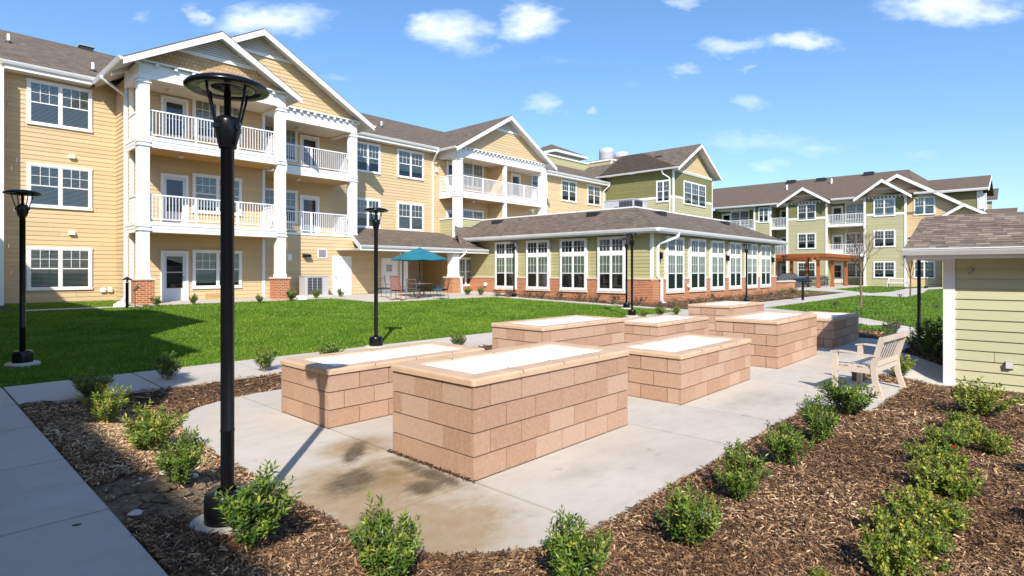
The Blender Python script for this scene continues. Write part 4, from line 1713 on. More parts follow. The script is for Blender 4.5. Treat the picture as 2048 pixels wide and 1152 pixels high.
q.box(XT - 1.2, XT + 3, yS - 1.7, yS + 1.7, 0, 6.6, 'sage_siding')
q.build('wall', far)
for k, (px, x) in enumerate(((1574, 74.5), (1663, 75.5), (1583, 77.6), (1738, 77.8), (1643, 77.2))):
    y = on_x(px, 350, x)[0]
    z = ze_ + (x - XF + .5) * .3947
    v = MB()
    if k in (0, 1):
        v.lathe([(0, .6), (.09, .6), (.09, -.2)], 'white_paint', 8, (x, y, z))
        v.build('vent_pipe', rf)
    else:
        v.box(x - .4, x + .4, y - .5, y + .5, z - .1, z + .35, 'roof_box')
        v.build('roof_vent', rf)

hi = empty('hilltop_wing', (82, 5, .2), world_parts=True, cat='building',
           label='dark green gabled wing rising behind the right end of the far building')
XH = 76.0
WH = Wall('x', XH + .6)
q = MB()
siding(q, WH, rect(WH.s(1850), WH.s(1953), 5, 10.3), 'dark_sage_siding')
q.box(XH + .6, XH + 6, on_x(1953, 400, XH + .6)[0], on_x(1953, 400, XH + .6)[0] + .1, 5, 10.3, 'white_trim')
q.fbox(WH, WH.s(1953), WH.s(1966), -.1, 0, 5, 10.2, 'white_trim')
q.build('wall', hi)
q = MB()
ya, yb = on_x(1800, 380, XH)[0], on_x(1977, 380, XH)[0]
roof_face(q, (XH, ya, 10.3), (XH, yb, 10.3), (XH + 4.5, yb, 12.1), (XH + 4.5, ya, 12.1), 'far_shingles')
roof_face(q, (XH + 9, ya, 10.3), (XH + 9, yb, 10.3), (XH + 4.5, yb, 12.1), (XH + 4.5, ya, 12.1), 'far_shingles')
rh_ = q.build('roof', hi)
q = MB()
gutter(q, (XH, ya), (XH, yb), 10.34, (-1, 0), .18, .25)
q.hexa([(XH, yb - .06, 10.0), (XH, yb, 10.0), (XH + 4.5, yb, 11.8), (XH + 4.5, yb - .06, 11.8), (XH, yb - .06, 10.3), (XH, yb, 10.3), (XH + 4.5, yb, 12.1), (XH + 4.5, yb - .06, 12.1)], 'white_trim')
q.build('gutter', rh_)
for k in range(3):
    window(hi, Wall('x', XH - .4 + .97), WH.s(1955) + k * .25, WH.s(1955) + .24 + k * .25, 8.2, 9.8, 'single')
x8, y8, _ = at_d(1995, 400, 75)
hb = empty('rear_wing', (x8, y8, .2), world_parts=True, cat='building',
           label='small roof end and white bay peeping out at far right behind the dark green wing')
q = MB()
yA, yB = on_x(1950, 390, 92)[0], on_x(1995, 390, 92)[0]
roof_face(q, (92, yA, 10.5), (92, yB, 10.5), (95, yB, 12.2), (95, yA, 12.2), 'far_shingles')
q.build('roof', hb)
q = MB()
siding(q, Wall('x', 92.4), rect(-yA, Wall('x', 92.4).s(1984), 6, 10.4), 'light_sage_siding')
q.fbox(Wall('x', 92.4), Wall('x', 92.4).s(1968), Wall('x', 92.4).s(1974), 0, .1, 6, 10.4, 'white_trim')
q.build('wall', hb)
q = MB()
yA, yB = on_x(1970, 420, 80)[0], on_x(2035, 420, 80)[0]
roof_face(q, (78, yA, 7.75), (78, yB, 7.75), (81, yB, 8.45), (81, yA, 8.45), 'far_shingles')
q.build('roof', hb)

# ------------------------------------------------------------------ shed
sh = empty('garden_shed', (13, -1.5, 0), world_parts=True, cat='shed',
           label='small pale green shed with brown shingle roof at the right edge')
XD, YD = 12.83, 1.29
WD = Wall('x', XD)
q = MB()
siding(q, WD, rect(-YD, 6.5, -.4, 2.06), 'shed_siding', .179, .02, -.31)
q.box(XD + .02, 16.4, YD - .06, YD, -.4, 2.1, 'shed_siding')
q.box(16.3, 16.4, -6.5, YD - .06, -.4, 2.1, 'shed_siding')
q.build('wall', sh)
q = MB()
q.box(XD - .03, XD + .12, YD - .15, YD + .02, -.4, 2.03, 'white_trim')
q.build('corner_board', sh)
ex, ez = 12.36, 2.18
yE = 1.84
zR, xR = 2.88, 14.5
sl_ = (zR - ez) / (xR - ex)
rr = random.Random(5)
q = MB()
q.hexa([(ex, -6, ez - .02), (xR, -6, zR - .02), (xR, yE, zR - .02), (ex, yE, ez - .02), (ex, -6, ez), (xR, -6, zR), (xR, yE, zR), (ex, yE, ez)], 'tab_shingle', .3)
q.hexa([(xR, -6, zR - .02), (xR * 2 - ex, -6, ez - .02), (xR * 2 - ex, yE, ez - .02), (xR, yE, zR - .02), (xR, -6, zR), (xR * 2 - ex, -6, ez), (xR * 2 - ex, yE, ez), (xR, yE, zR)], 'tab_shingle', .3)
L_ = math.hypot(xR - ex, zR - ez)
ux, uz = (xR - ex) / L_, (zR - ez) / L_
row, u0 = 0, -.02
while u0 < L_:
    y = yE + .01 - (row * .137) % .2
    first = True
    while y > -7:
        wd = rr.uniform(.09, .22)
        hi_ = rr.random() < .5                      # laminated tabs: some thick and pale, some low and dark
        th = .021 if hi_ else .006
        y1 = y - wd
        yy0 = min(y, yE + .01)
        a = (ex + ux * u0, ez + uz * u0)
        b = (ex + ux * (u0 + .16), ez + uz * (u0 + .16))
        tn = rr.uniform(.4, 1.0) if hi_ else rr.uniform(0.0, .5)
        q.hexa([(a[0], y1, a[1]), (b[0], y1, b[1]), (b[0], yy0, b[1]), (a[0], yy0, a[1]),
                (a[0] - uz * (th + .006), y1, a[1] + th + .006), (b[0], y1, b[1] + .004), (b[0], yy0, b[1] + .004), (a[0] - uz * (th + .006), yy0, a[1] + th + .006)], 'tab_shingle', tn, skip='b')
        y = y1
    u0 += .150
    row += 1
rsd = q.build('roof', sh)
q = MB()
gutter(q, (ex, yE), (ex, -6), ez + .01, (-1, 0), .11, .12)
q.box(ex, ex + .025, -6, yE, ez - .17, ez - .03, 'white_trim')
q.box(ex + .03, xR * 2 - ex, yE - .03, yE - .005, ez - .1, ez - .02, 'white_trim')
q.hexa([(ex, yE - .03, ez - .14), (xR, yE - .03, zR - .14), (xR, yE, zR - .14), (ex, yE, ez - .14), (ex, yE - .03, ez - .02), (xR, yE - .03, zR - .02), (xR, yE, zR - .02), (ex, yE, ez - .02)], 'white_trim')
q.build('gutter', rsd)
q = MB()
q.box(ex + .03, XD, -6, yE - .035, ez - .17, ez - .14, 'soffit_white')
q.box(XD, 16.4, YD, yE - .035, ez - .17, ez - .14, 'soffit_white')
q.build('soffit', rsd)
q = MB()
s_, z_ = WD.px(2019, 731)
q.fbox(WD, s_ - .055, s_ + .055, .0, .035, z_ - .06, z_ + .07, 'steel_grey')
q.fbox(WD, s_ - .045, s_ + .045, .035, .075, z_ - .045, z_ + .055, 'pale_metal')
q.build('outlet_cover', sh)
q = MB()
s_, z_ = WD.px(1940, 540)
q.fbox(WD, s_ - .03, s_ + .03, .0, .06, z_ - .03, z_ + .03, 'steel_grey')
q.tube([WD.pt(s_, .03, z_ - .03), WD.pt(s_, .05, z_ - .06)], .012, 'steel_grey', 6)
q.build('wall_hook', sh)

# ------------------------------------------------------------------ grounds
def frange(a, b, st):
    n = max(1, int(round((b - a) / st)))
    return [a + (b - a) * k / n for k in range(n)]


GX = frange(-400, -60, 60) + frange(-60, -5, 6) + frange(-5, .9, .6) + frange(.9, 2.3, .1) + frange(2.3, 17, .25) + frange(17, 30, .6) + frange(30, 90, 3) + frange(90, 600, 60) + [600]
GY = frange(-400, -60, 60) + frange(-60, -4, 6) + frange(-4, 1, .8) + frange(1, 2.6, .12) + frange(2.6, 8.4, .25) + frange(8.4, 9.2, .08) + frange(9.2, 42, .8) + frange(42, 600, 60) + [600]


def sheet(name, rects, zoff, mat, kind='structure'):
    v, f = [], []
    for (x0, x1, y0, y1) in rects:
        xs = [x0] + [g for g in GX if x0 + .01 < g < x1 - .01] + [x1]
        ys = [y0] + [g for g in GY if y0 + .01 < g < y1 - .01] + [y1]
        i0 = len(v)
        for y in ys:
            for x in xs:
                v.append((x, y, zg(x, y) + zoff - (.16 if name == 'mulch_bed' and 2.5 < x < 17.2 and 2.6 < y < 8.0 and (x + y > 5.9) else 0)))
        n = len(xs)
        for j in range(len(ys) - 1):
            for i in range(n - 1):
                a = i0 + j * n + i
                f.append((a, a + 1, a + n + 1, a + n))
    me = bpy.data.meshes.new(name)
    me.from_pydata(v, [], f)
    me.materials.append(MATS[mat])
    me.polygons.foreach_set('use_smooth', [True] * len(f))
    o = bpy.data.objects.new(name, me)
    col.objects.link(o)
    o['kind'] = kind
    return o


sheet('lawn', [(-400, 600, -400, 600)], -0.035, 'turf')
MULCH = [(0.98, 19.2, -6, 9.02), (22.2, 24.55, 11.2, 26.4), (24.55, 46, 10.9, 13.7), (4, 6.2, 27.2, 28)]
sheet('mulch_bed', MULCH[:3], -0.012, 'mulch_soil')


def clip_poly(poly, x0, x1, y0, y1):
    def half(pl, f):
        r_ = []
        for i in range(len(pl)):
            a, b = pl[i], pl[(i + 1) % len(pl)]
            fa, fb = f(a), f(b)
            if fa >= 0:
                r_.append(a)
            if (fa >= 0) != (fb >= 0):
                t = fa / (fa - fb)
                r_.append((a[0] + (b[0] - a[0]) * t, a[1] + (b[1] - a[1]) * t))
        return r_
    for f in (lambda q: q[0] - x0, lambda q: x1 - q[0], lambda q: q[1] - y0, lambda q: y1 - q[1]):
        poly = half(poly, f)
        if len(poly) < 3:
            return []
    return poly


def slabs(name, polys, xc, yc, zoff=.016, gap=.008, th=.12, flat=None):
    mb = MB()
    for poly in polys:
        for i in range(len(xc) - 1):
            for j in range(len(yc) - 1):
                q = clip_poly(poly, xc[i] + gap, xc[i + 1] - gap, yc[j] + gap, yc[j + 1] - gap)
                if len(q) < 3:
                    continue
                hz = (lambda x, y: flat) if flat is not None else zg
                top = [(x, y, hz(x, y) + zoff) for x, y in q]
                t = random.random()
                mb.face(top, 'concrete', t)
                for k in range(len(q)):
                    a, b = top[k], top[(k + 1) % len(q)]
                    mb.face([(a[0], a[1], a[2] - th), (b[0], b[1], b[2] - th), b, a], 'concrete', t)
    o = mb.build(name)
    o['kind'] = 'structure'
    return o


PATIO = [(3.2, 2.27), (8.35, 2.27), (8.45, 1.6), (10.7, 1.55), (10.9, 2.25), (16.7, 2.3),
         (17.3, 2.7), (17.5, 3.5), (17.5, 7.3), (17.2, 8.1), (16.5, 8.44), (3.6, 8.44), (3.1, 8.33), (2.65, 8.1), (2.34, 7.7), (2.2, 7.1), (2.14, 6.6),
         (2.12, 4.2), (2.12, 3.6), (2.15, 3.2), (2.3, 2.82), (2.55, 2.55), (2.86, 2.37)]
slabs('patio', [PATIO], [1.5, 3.33, 5.83, 7.12, 9.57, 10.92, 13.37, 14.72, 18], [-7, -3, -1, 1.2, 3.54, 4.7, 5.94, 7.1, 9], flat=0.0, zoff=.006, gap=.014)
LEG = [(11.45, 2.245), (12.5, 1.7), (12.75, .9), (12.8, -7), (14.9, -7), (14.9, 2.245)]
slabs('side_path', [LEG], [11, 12.5, 13.7, 14.95], [-7 + k * 1.5 for k in range(5)] + [.6, .9, 1.2, 1.4, 1.6, 1.8, 2.0, 2.25], gap=.0)
jd = MB()
jd.face([(x, y, -.11) for x, y in PATIO], 'joint_dirt')
j_ = jd.build('patio_base')
j_['kind'] = 'structure'
WALK = [[(0.98 - 2.2, 8.96), (47, 8.96), (47, 10.45), (-1.22, 10.45)], [(-1.22, -8), (.98, -8), (.98, 8.95), (-1.22, 8.95)]]
slabs('walkway', WALK, [-1.4, .98] + [.98 + 1.52 * k for k in range(1, 32)], [-8.2, -6.5, -4.9, -3.3, -1.7, -.1, 1.5, 3.05, 4.6, 6.1, 7.6, 8.955, 10.5], zoff=.018, gap=.012)
PATHS = [[(21.55, 10.46), (22.15, 10.46), (22.15, 21.4), (21.55, 21.4)],
         [(14.5, 21.6), (22.15, 21.42), (22.3, 22.5), (24.5, 22.5), (24.5, 29.3), (19.8, 29.3), (19.8, 26.95), (14.2, 26.95)],
         [(2.75, 24.35), (6.2, 24.35), (6.2, 24.7), (2.75, 24.7)], [(6.0, 24.72), (14.18, 24.72), (14.18, 27.05), (6.0, 27.05)],
         [(43, 8.94), (43.3, 6.3), (52, 6.5), (61, 7.3), (69, 6), (69, 7.4), (61, 8.8), (50.7, 8.4), (47, 8.94)],
         [(47.02, 8.96), (50.5, 10.8), (55, 13.4), (70, 13.4), (70, 20), (50, 20), (50, 14), (47.02, 10.45)],
         [(25.5, 8.94), (23.6, 8.94), (22.0, 5.6), (19.9, 2.8), (17.9, -1), (17.2, -5), (18.6, -5), (19.3, -1.4), (21.0, 1.9), (23.2, 4.8)]]
slabs('garden_path', PATHS, [2 + 1.5 * k for k in range(47)], [-6 + 1.5 * k for k in range(25)], zoff=.014, gap=.004)

ALLP = [PATIO, LEG] + WALK + PATHS


def inside(poly, X, Y):
    r_ = np.zeros(X.shape, bool)
    n = len(poly)
    for i in range(n):
        (x1, y1), (x2, y2) = poly[i], poly[(i + 1) % n]
        c = ((y1 > Y) != (y2 > Y)) & (X < (x2 - x1) * (Y - y1) / (y2 - y1 + 1e-12) + x1)
        r_ ^= c
    return r_


def vss(t):
    t = np.clip(t, 0, 1)
    return t * t * (3 - 2 * t)


def vzg(x, y):
    a = vss((2.1 - x) / 1.0)
    b = vss((y - 8.5) / .6)
    c = vss((y + 2) / 11.0)
    t = vss((x - 17) / 4.0)
    z = .18 * np.maximum(a, b * (1 - t) + c * t)
    z = z + .022 * np.clip(y - 11, 0, 15) * (1 - .75 * vss((x - 28) / 25.0))
    return z - .25 * vss((x - 10.6) / 1.6) * vss((2.3 + 1.3 * vss((x - 16.8) / .9) - y) / 1.0) * (1 - vss((x - 19) / 6))


rng = np.random.default_rng(11)


def scatter_mesh(name, verts, nper, faces_per, tone, mat, kind='stuff'):
    """many small loose pieces as one mesh; verts (N, nper, 3)"""
    n = len(verts)
    me = bpy.data.meshes.new(name)
    V = verts.reshape(-1, 3)
    me.vertices.add(len(V))
    me.vertices.foreach_set('co', V.astype(np.float32).ravel())
    fl = [len(f) for f in faces_per]
    loops = np.concatenate([np.array(f) for f in faces_per])
    idx = (np.arange(n)[:, None] * nper + loops[None, :]).ravel()
    starts = np.concatenate([[0], np.cumsum(fl)[:-1]])
    ls = (np.arange(n)[:, None] * len(loops) + starts[None, :]).ravel()
    me.loops.add(len(idx))
    me.loops.foreach_set('vertex_index', idx.astype(np.int32))
    me.polygons.add(len(ls))
    me.polygons.foreach_set('loop_start', ls.astype(np.int32))
    me.update(calc_edges=True)
    at = me.attributes.new('tone', 'FLOAT', 'FACE')
    at.data.foreach_set('value', np.repeat(tone, len(fl)).astype(np.float32))
    me.materials.append(MATS[mat])
    o = bpy.data.objects.new(name, me)
    col.objects.link(o)
    o['kind'] = kind
    return o


def cam_d(X, Y):
    return X * FW[0] + Y * FW[1]


def view_ok(X, Y, pad=.3):
    d = cam_d(X, Y)
    l_ = X * RT[0] + Y * RT[1]
    u = l_ / np.maximum(d, .1)
    return (d > 1.2) & ((np.abs(u) < .9 + pad) | (np.abs(l_) < 1.5 * d))


# grass
def lawn_mask(X, Y):
    a = (X > -4) & (X < 21.5) & (Y > 10.5) & (Y < 24.7)
    a |= (X > 2.75) & (X < 6.35) & (Y > 24.7) & (Y < 29.3)
    a |= (X > 19.2) & (X < 68) & (Y > -9) & (Y < 17)
    a &= ~((X > 21.5) & (X < 46) & (Y > 8.9))
    a &= ~((X > 14) & (Y > 21.4) & (X < 21.5))
    for p_ in ALLP:
        a &= ~inside(p_, X, Y)
    return a & view_ok(X, Y)


def sample(n, x0, x1, y0, y1, mask, power):
    outx, outy, tot_ = [], [], 0
    dmin = None
    while tot_ < n:
        X = rng.uniform(x0, x1, 400000)
        Y = rng.uniform(y0, y1, 400000)
        k = mask(X, Y)
        X, Y = X[k], Y[k]
        d = cam_d(X, Y)
        dm = dmin or max(2.6, d.min())
        dmin = dm
        p_ = (dm / d) ** power
        k = rng.uniform(0, 1, len(X)) < p_
        outx.append(X[k])
        outy.append(Y[k])
        tot_ += k.sum()
    return np.concatenate(outx)[:n], np.concatenate(outy)[:n]


def blades(n, x0, x1, y0, y1):
    X, Y = sample(n, x0, x1, y0, y1, lawn_mask, 1.9)
    d = cam_d(X, Y)
    clump = .5 + .5 * np.sin(X * 2.1 + 1.3 * np.sin(Y * 1.7)) * np.sin(Y * 2.6 + 1.1 * np.sin(X * 1.3))
    hgt = rng.uniform(.035, .068, n) * (.85 + .3 * clump)
    wd = .0035 + .00045 * d
    ang = rng.uniform(0, 2 * np.pi, n)
    lean = rng.uniform(.1, .75, n) * hgt
    la = rng.uniform(0, 2 * np.pi, n)
    z = vzg(X, Y) - .035
    v = np.zeros((n, 4, 3))
    cx_, sy_ = np.cos(ang) * wd, np.sin(ang) * wd
    v[:, 0] = np.stack([X - cx_, Y - sy_, z], 1)
    v[:, 1] = np.stack([X + cx_, Y + sy_, z], 1)
    v[:, 2] = np.stack([X + cx_ * .7 + np.cos(la) * lean * .4, Y + sy_ * .7 + np.sin(la) * lean * .4, z + hgt * .65], 1)
    v[:, 3] = np.stack([X + np.cos(la) * lean, Y + np.sin(la) * lean, z + hgt], 1)
    tone = np.clip(rng.normal(.44, .16, n) + (clump - .5) * .25, 0, .95)
    dry = rng.uniform(0, 1, n) < .03
    tone[dry] = rng.uniform(.93, 1, dry.sum())
    return scatter_mesh('grass', v, 4, [(0, 1, 2), (0, 2, 3)], tone, 'grass_blade')


blades(360000, -4, 21.5, 10.5, 29.3)
blades(150000, 19.2, 68, -9, 17)


# bark chips
LAMPXY = [(ray(455)[0] * 3.79, ray(455)[1] * 3.79), (ray(1838)[0] * 15.2, ray(1838)[1] * 15.2)]
def mulch_mask(X, Y):
    a = np.zeros(X.shape, bool)
    for (x0, x1, y0, y1) in MULCH[:3]:
        a |= (X > x0 + .01) & (X < x1) & (Y > y0) & (Y < y1 - .02)
    e = rng.uniform(-.015, .02, X.shape)
    for p_ in ALLP:
        a &= ~inside(p_, X + e, Y + e)
    for (lx, ly) in LAMPXY:
        a &= (X - lx) ** 2 + (Y - ly) ** 2 > .245 ** 2
    soil_ = ((X - 1.45) / .62) ** 2 + ((Y - 4.75) / .6) ** 2 < 1
    a &= ~(soil_ & (rng.uniform(0, 1, X.shape) < .9))
    return a & view_ok(X, Y)


def chips(n, x0, x1, y0, y1, power):
    X, Y = sample(n, x0, x1, y0, y1, mulch_mask, power)
    d = cam_d(X, Y)
    ln = rng.gamma(2.6, .0042, n) + .005
    big = rng.uniform(0, 1, n) < .02
    ln[big] *= 1.7
    ln *= 1 + .05 * d
    wd = ln * rng.uniform(.07, .22, n) + .0009
    yaw = rng.uniform(0, 2 * np.pi, n)
    pit = rng.normal(0, .32, n)
    rol = rng.normal(0, .6, n)
    lump = .012 * np.sin(X * 5.1 + np.sin(Y * 3.3)) * np.sin(Y * 4.7 + np.sin(X * 2.9))
    z = vzg(X, Y) + .004 + lump + rng.uniform(0, .020, n)
    a = np.stack([np.cos(yaw) * np.cos(pit), np.sin(yaw) * np.cos(pit), np.sin(pit)], 1) * ln[:, None]
    s_ = np.stack([-np.sin(yaw) * np.cos(rol), np.cos(yaw) * np.cos(rol), np.sin(rol)], 1) * wd[:, None]
    c = np.stack([X, Y, z], 1)
    upv = np.array([0, 0, 1.0]) * (wd[:, None] * .45)
    v = np.zeros((n, 6, 3))
    v[:, 0] = c - a - s_ * .6
    v[:, 1] = c - a * .9 + s_
    v[:, 2] = c + a + s_ * .5
    v[:, 3] = c + a * .9 - s_
    v[:, 4] = c - a * .8 + upv
    v[:, 5] = c + a * .8 + upv
    sunlit_straw = np.exp(-(((X - 1.75) / .55) ** 2 + ((Y - 7.0) / 1.7) ** 2)) * .5  # pale straw chips, with the bed's sunlit gold put into their tone
    patch = .5 + .5 * np.sin(X * 1.9 + 2.0 * np.sin(Y * 1.1)) * np.cos(Y * 2.3)
    tone = np.clip(rng.beta(1.4, 1.5, n) * (.85 + .3 * patch) + sunlit_straw, 0, 1)
    return scatter_mesh('mulch_chips', v, 6, [(0, 3, 5, 4), (1, 4, 5, 2)], tone, 'mulch_chip')


chips(400000, .98, 19.2, -6, 9.02, 1.7)
chips(16000, 22.2, 46, 10.9, 26.4, 1.5)

# ------------------------------------------------------------------ raised planters
PL, PW = 2.46, 1.16
BH, BL = .2032, .4064
rp = random.Random(3)


def planter_mesh(courses):
    q = MB()
    hh = courses * BH
    g_ = .012
    q.box(.018, PL - .018, .018, PW - .018, 0, hh, 'mortar', .5)
    for c in range(courses):
        z0_, z1_ = c * BH + g_ / 2, (c + 1) * BH - g_ / 2
        for (side, ln) in (('f', PL), ('k', PL), ('l', PW), ('r', PW)):
            off = (0 if (c % 2 == (0 if side in 'fk' else 1)) else BL / 2)
            cuts = [0.0]
            p_ = off if off > 0 else BL
            while p_ < ln - .07:
                cuts.append(p_)
                p_ += BL
            cuts.append(ln)
            for i in range(len(cuts) - 1):
                a, b = cuts[i] + (g_ / 2 if i else 0), cuts[i + 1] - (g_ / 2 if i < len(cuts) - 2 else 0)
                t = rp.random()
                e0, e1 = rp.uniform(0, .0025), rp.uniform(0, .0025)
                if side == 'f':
                    q.hexa([(a, -e0, z0_), (b, -e1, z0_), (b, .03, z0_), (a, .03, z0_), (a, -e0, z1_), (b, -e1, z1_), (b, .03, z1_), (a, .03, z1_)], 'block_face', t, 'k')
                elif side == 'k':
                    q.box(a, b, PW - .03, PW + e0, z0_, z1_, 'block_face', t, 'f')
                elif side == 'l':
                    q.hexa([(-e0, a + (.031 if i == 0 else 0), z0_), (.03, a + (.031 if i == 0 else 0), z0_), (.03, b, z0_), (-e1, b, z0_), (-e0, a + (.031 if i == 0 else 0), z1_), (.03, a + (.031 if i == 0 else 0), z1_), (.03, b, z1_), (-e1, b, z1_)], 'block_face', t, 'r')
                else:
                    q.box(PL - .03, PL + e0, a + (.031 if i == 0 else 0), b, z0_, z1_, 'block_face', t, 'l')
    return q.build('block_wall', link=False).data


def cap_mesh():
    q = MB()
    ov, wd, th = .022, .215, .062
    prof = [(0, 0), (-.0, th * .6), (.003, th * .82), (.012, th * .97), (.022, th), (wd - .03, th), (wd - .008, th * .93), (wd, th * .7), (wd, 0)]
    rows = []
    for (o_, z) in prof:
        a = -ov + o_
        x0, x1, y0, y1 = a, PL - a, a, PW - a
        r0 = max(.002, .03 - o_ * .12)
        ring = []
        for (cx_, cy_, q0) in ((x1 - r0, y1 - r0, 0), (x0 + r0, y1 - r0, 90), (x0 + r0, y0 + r0, 180), (x1 - r0, y0 + r0, 270)):
            for k in range(4):
                an = R(q0 + k * 30)
                ring.append((cx_ + r0 * math.cos(an), cy_ + r0 * math.sin(an), z))
        rows.append(ring)
    q.grid(rows, 'cap_stone', smooth=False, tone=.5)
    for x in (PL * .25, PL * .5, PL * .75):                # dry joints across the cap
        for (a, b) in ((-ov - .001, wd - ov), (PW + ov - wd, PW + ov + .001)):
            q.box(x - .003, x + .003, a, b, .03, th + .0012, 'mortar', .3)
    return q.build('cap', link=False).data


def cover_mesh():
    q = MB()
    i_ = .187
    nx_, ny_ = 30, 12
    rows = []
    for j in range(ny_ + 1):
        rows.append([(i_ + (PL - 2 * i_) * i / nx_, i_ + (PW - 2 * i_) * j / ny_, .040 + .004 * math.sin(i * 1.7 + j) * math.sin(j * 1.1)) for i in range(nx_ + 1)])
    q.grid(rows, 'planter_cover', closed=False)
    return q.build('cover', link=False).data


PM = {c: planter_mesh(c) for c in (3, 4)}
CM, VM = cap_mesh(), cover_mesh()
PLAB = {(0, 0): 'tall block planter at the very front of the patio, nearest of the eight',
        (1, 0): 'low block planter directly behind the right end of the nearest tall one',
        (2, 0): 'tall block planter in the row towards the wooden bench, third from the front',
        (3, 0): 'low block planter lying in dark shade near the bench, farthest of its row',
        (0, 1): 'low block planter at left with a lamp shadow across its corner',
        (1, 1): 'tall block planter second in the back row, behind the nearest tall one',
        (2, 1): 'low block planter third in the back row, between two tall ones',
        (3, 1): 'tall block planter at the far end of the back row by the sunroom walkway'}
for i in range(4):
    for j in range(2):
        c = (4, 3)[(i + j) % 2]
        e = empty('raised_planter', (3.33 + 3.8 * i, 3.54 + 2.4 * j, .004), label=PLAB[(i, j)], cat='planter', group='raised block planters on the patio')
        put(bpy.data.objects.new('block_wall', PM[c]), e)
        put(bpy.data.objects.new('cap', CM), e, (0, 0, c * BH))
        put(bpy.data.objects.new('cover', VM), e, (0, 0, c * BH))
dm = MB()                                                   # wet leaf litter along the foot of the nearest planter
for k in range(420):
    y = 3.5 + rp.random() * 1.25
    x = 3.325 - rp.random() ** 2 * .045
    s_ = rp.uniform(.006, .016)
    a = rp.random() * 6.3
    z = .008 + rp.random() * .02
    dm.face([(x + s_ * math.cos(a), y + s_ * math.sin(a), z), (x - s_ * .5 * math.sin(a), y + s_ * .5 * math.cos(a), z + .01), (x - s_ * math.cos(a), y - s_ * math.sin(a), z + .003)], 'mulch_chip', rp.random() * .4)
o = dm.build('leaf_litter')
o['kind'] = 'stuff'

# ------------------------------------------------------------------ street lamps
LH = 2.96


def make_lamp():
    e = empty('street_lamp', (0, 0, 0))
    q = MB()
    q.lathe([(0, .045), (.215, .045), (.235, .035), (.245, -.12)], 'concrete', 28)
    q.build('footing', e)
    q = MB()
    q.lathe([(.064, .245), (.12, .24), (.135, .225), (.14, .19), (.14, .045)], 'black_metal', 28)
    q.build('base_cover', e)
    q = MB()
    q.lathe([(.042, .04), (.042, .62), (.044, .625), (.044, .64), (.042, .645), (.042, LH - .45), (.05, LH - .445), (.05, LH - .43)], 'black_metal', 20)
    q.build('pole', e)
    q = MB()
    q.lathe([(.052, LH - .46), (.056, LH - .44), (.080, LH - .35), (.080, LH - .285), (.074, LH - .262), (.03, LH - .245), (.022, LH - .24), (.022, LH - .06)], 'black_metal', 20)
    q.build('hub', e)
    q = MB()
    q.lathe([(0, LH), (.10, LH - .004), (.20, LH - .022), (.245, LH - .045), (.258, LH - .062), (.255, LH - .074), (.235, LH - .078), (.17, LH - .07), (.165, LH - .05)], 'black_metal', 40)
    sh_ = q.build('lamp_shade', e)
    q = MB()
    q.lathe([(.168, LH - .066), (.10, LH - .058), (.099, LH - .052)], 'lamp_inner', 36)
    q.lathe([(.098, LH - .060), (.03, LH - .085), (.0, LH - .085)], 'black_metal', 24)
    q.build('reflector', sh_)
    for k in range(4):
        a = R(20 + 90 * k)
        c_, s_ = math.cos(a), math.sin(a)
        q = MB()
        q.tube([(.064 * c_, .064 * s_, LH - .44), (.088 * c_, .088 * s_, LH - .33), (.150 * c_, .150 * s_, LH - .12), (.158 * c_, .158 * s_, LH - .06)], .008, 'black_metal', 8)
        q.box(.09 * c_ - .014, .09 * c_ + .014, .09 * s_ - .014, .09 * s_ + .014, LH - .34, LH - .31, 'black_metal')
        q.build('arm', e)
    return e


lamp0 = make_lamp()
LAMPS = [(455, 900, 'black street lamp nearest the camera, in the mulch before the planters'),
         (45, 350, 'black street lamp standing in the shaded lawn at the left edge'),
         (752, 280, 'black street lamp beside the walkway in front of the teal umbrella'),
         (1264, 167, 'nearer of the two black street lamps overlapping at the sunroom corner'),
         (1253, 142, 'farther of the two black street lamps overlapping at the sunroom corner'),
         (1028, 113, 'black street lamp between the first two left windows of the sunroom'),
         (1493, 118, 'black street lamp before the right face of the sunroom, beyond the planters'),
         (1568, 64, 'tiny black lamp at the far end of the sunroom beside the pergola'),
         (1617, 63, 'tiny black lamp seen among the pergola posts'),
         (1760, 51, 'tiny black lamp on the far lawn before a green bay window'),
         (1852, 66, 'tiny black lamp seen under the shed eave'),
         (1838, None, 'black lamp post rising behind the shed roof, its head hidden')]
for k, (px, hpx, lab) in enumerate(LAMPS):
    if hpx:
        d = LH * FPX / hpx
        if k == 0:
            d = 3.79
        a = ray(px)
        x, y = a[0] * d, a[1] * d
    else:
        d = 15.2
        a = ray(px)
        x, y = a[0] * d, a[1] * d
    e = lamp0 if k == 0 else copy_tree(lamp0)
    e.location = (x, y, zg(x, y) - .01)
    e.rotation_euler = (0, 0, R(37 * k))
    tag(e, lab, 'street lamp', 'black disc-headed lamps round the grounds')

# ------------------------------------------------------------------ wooden bench
be = empty('garden_bench', (9.93, 1.93, .006), R(-5), label='pale wooden slatted bench with arms on the concrete pad by the shed', cat='bench')
BW = 1.16
M_ = 'bench_paint'


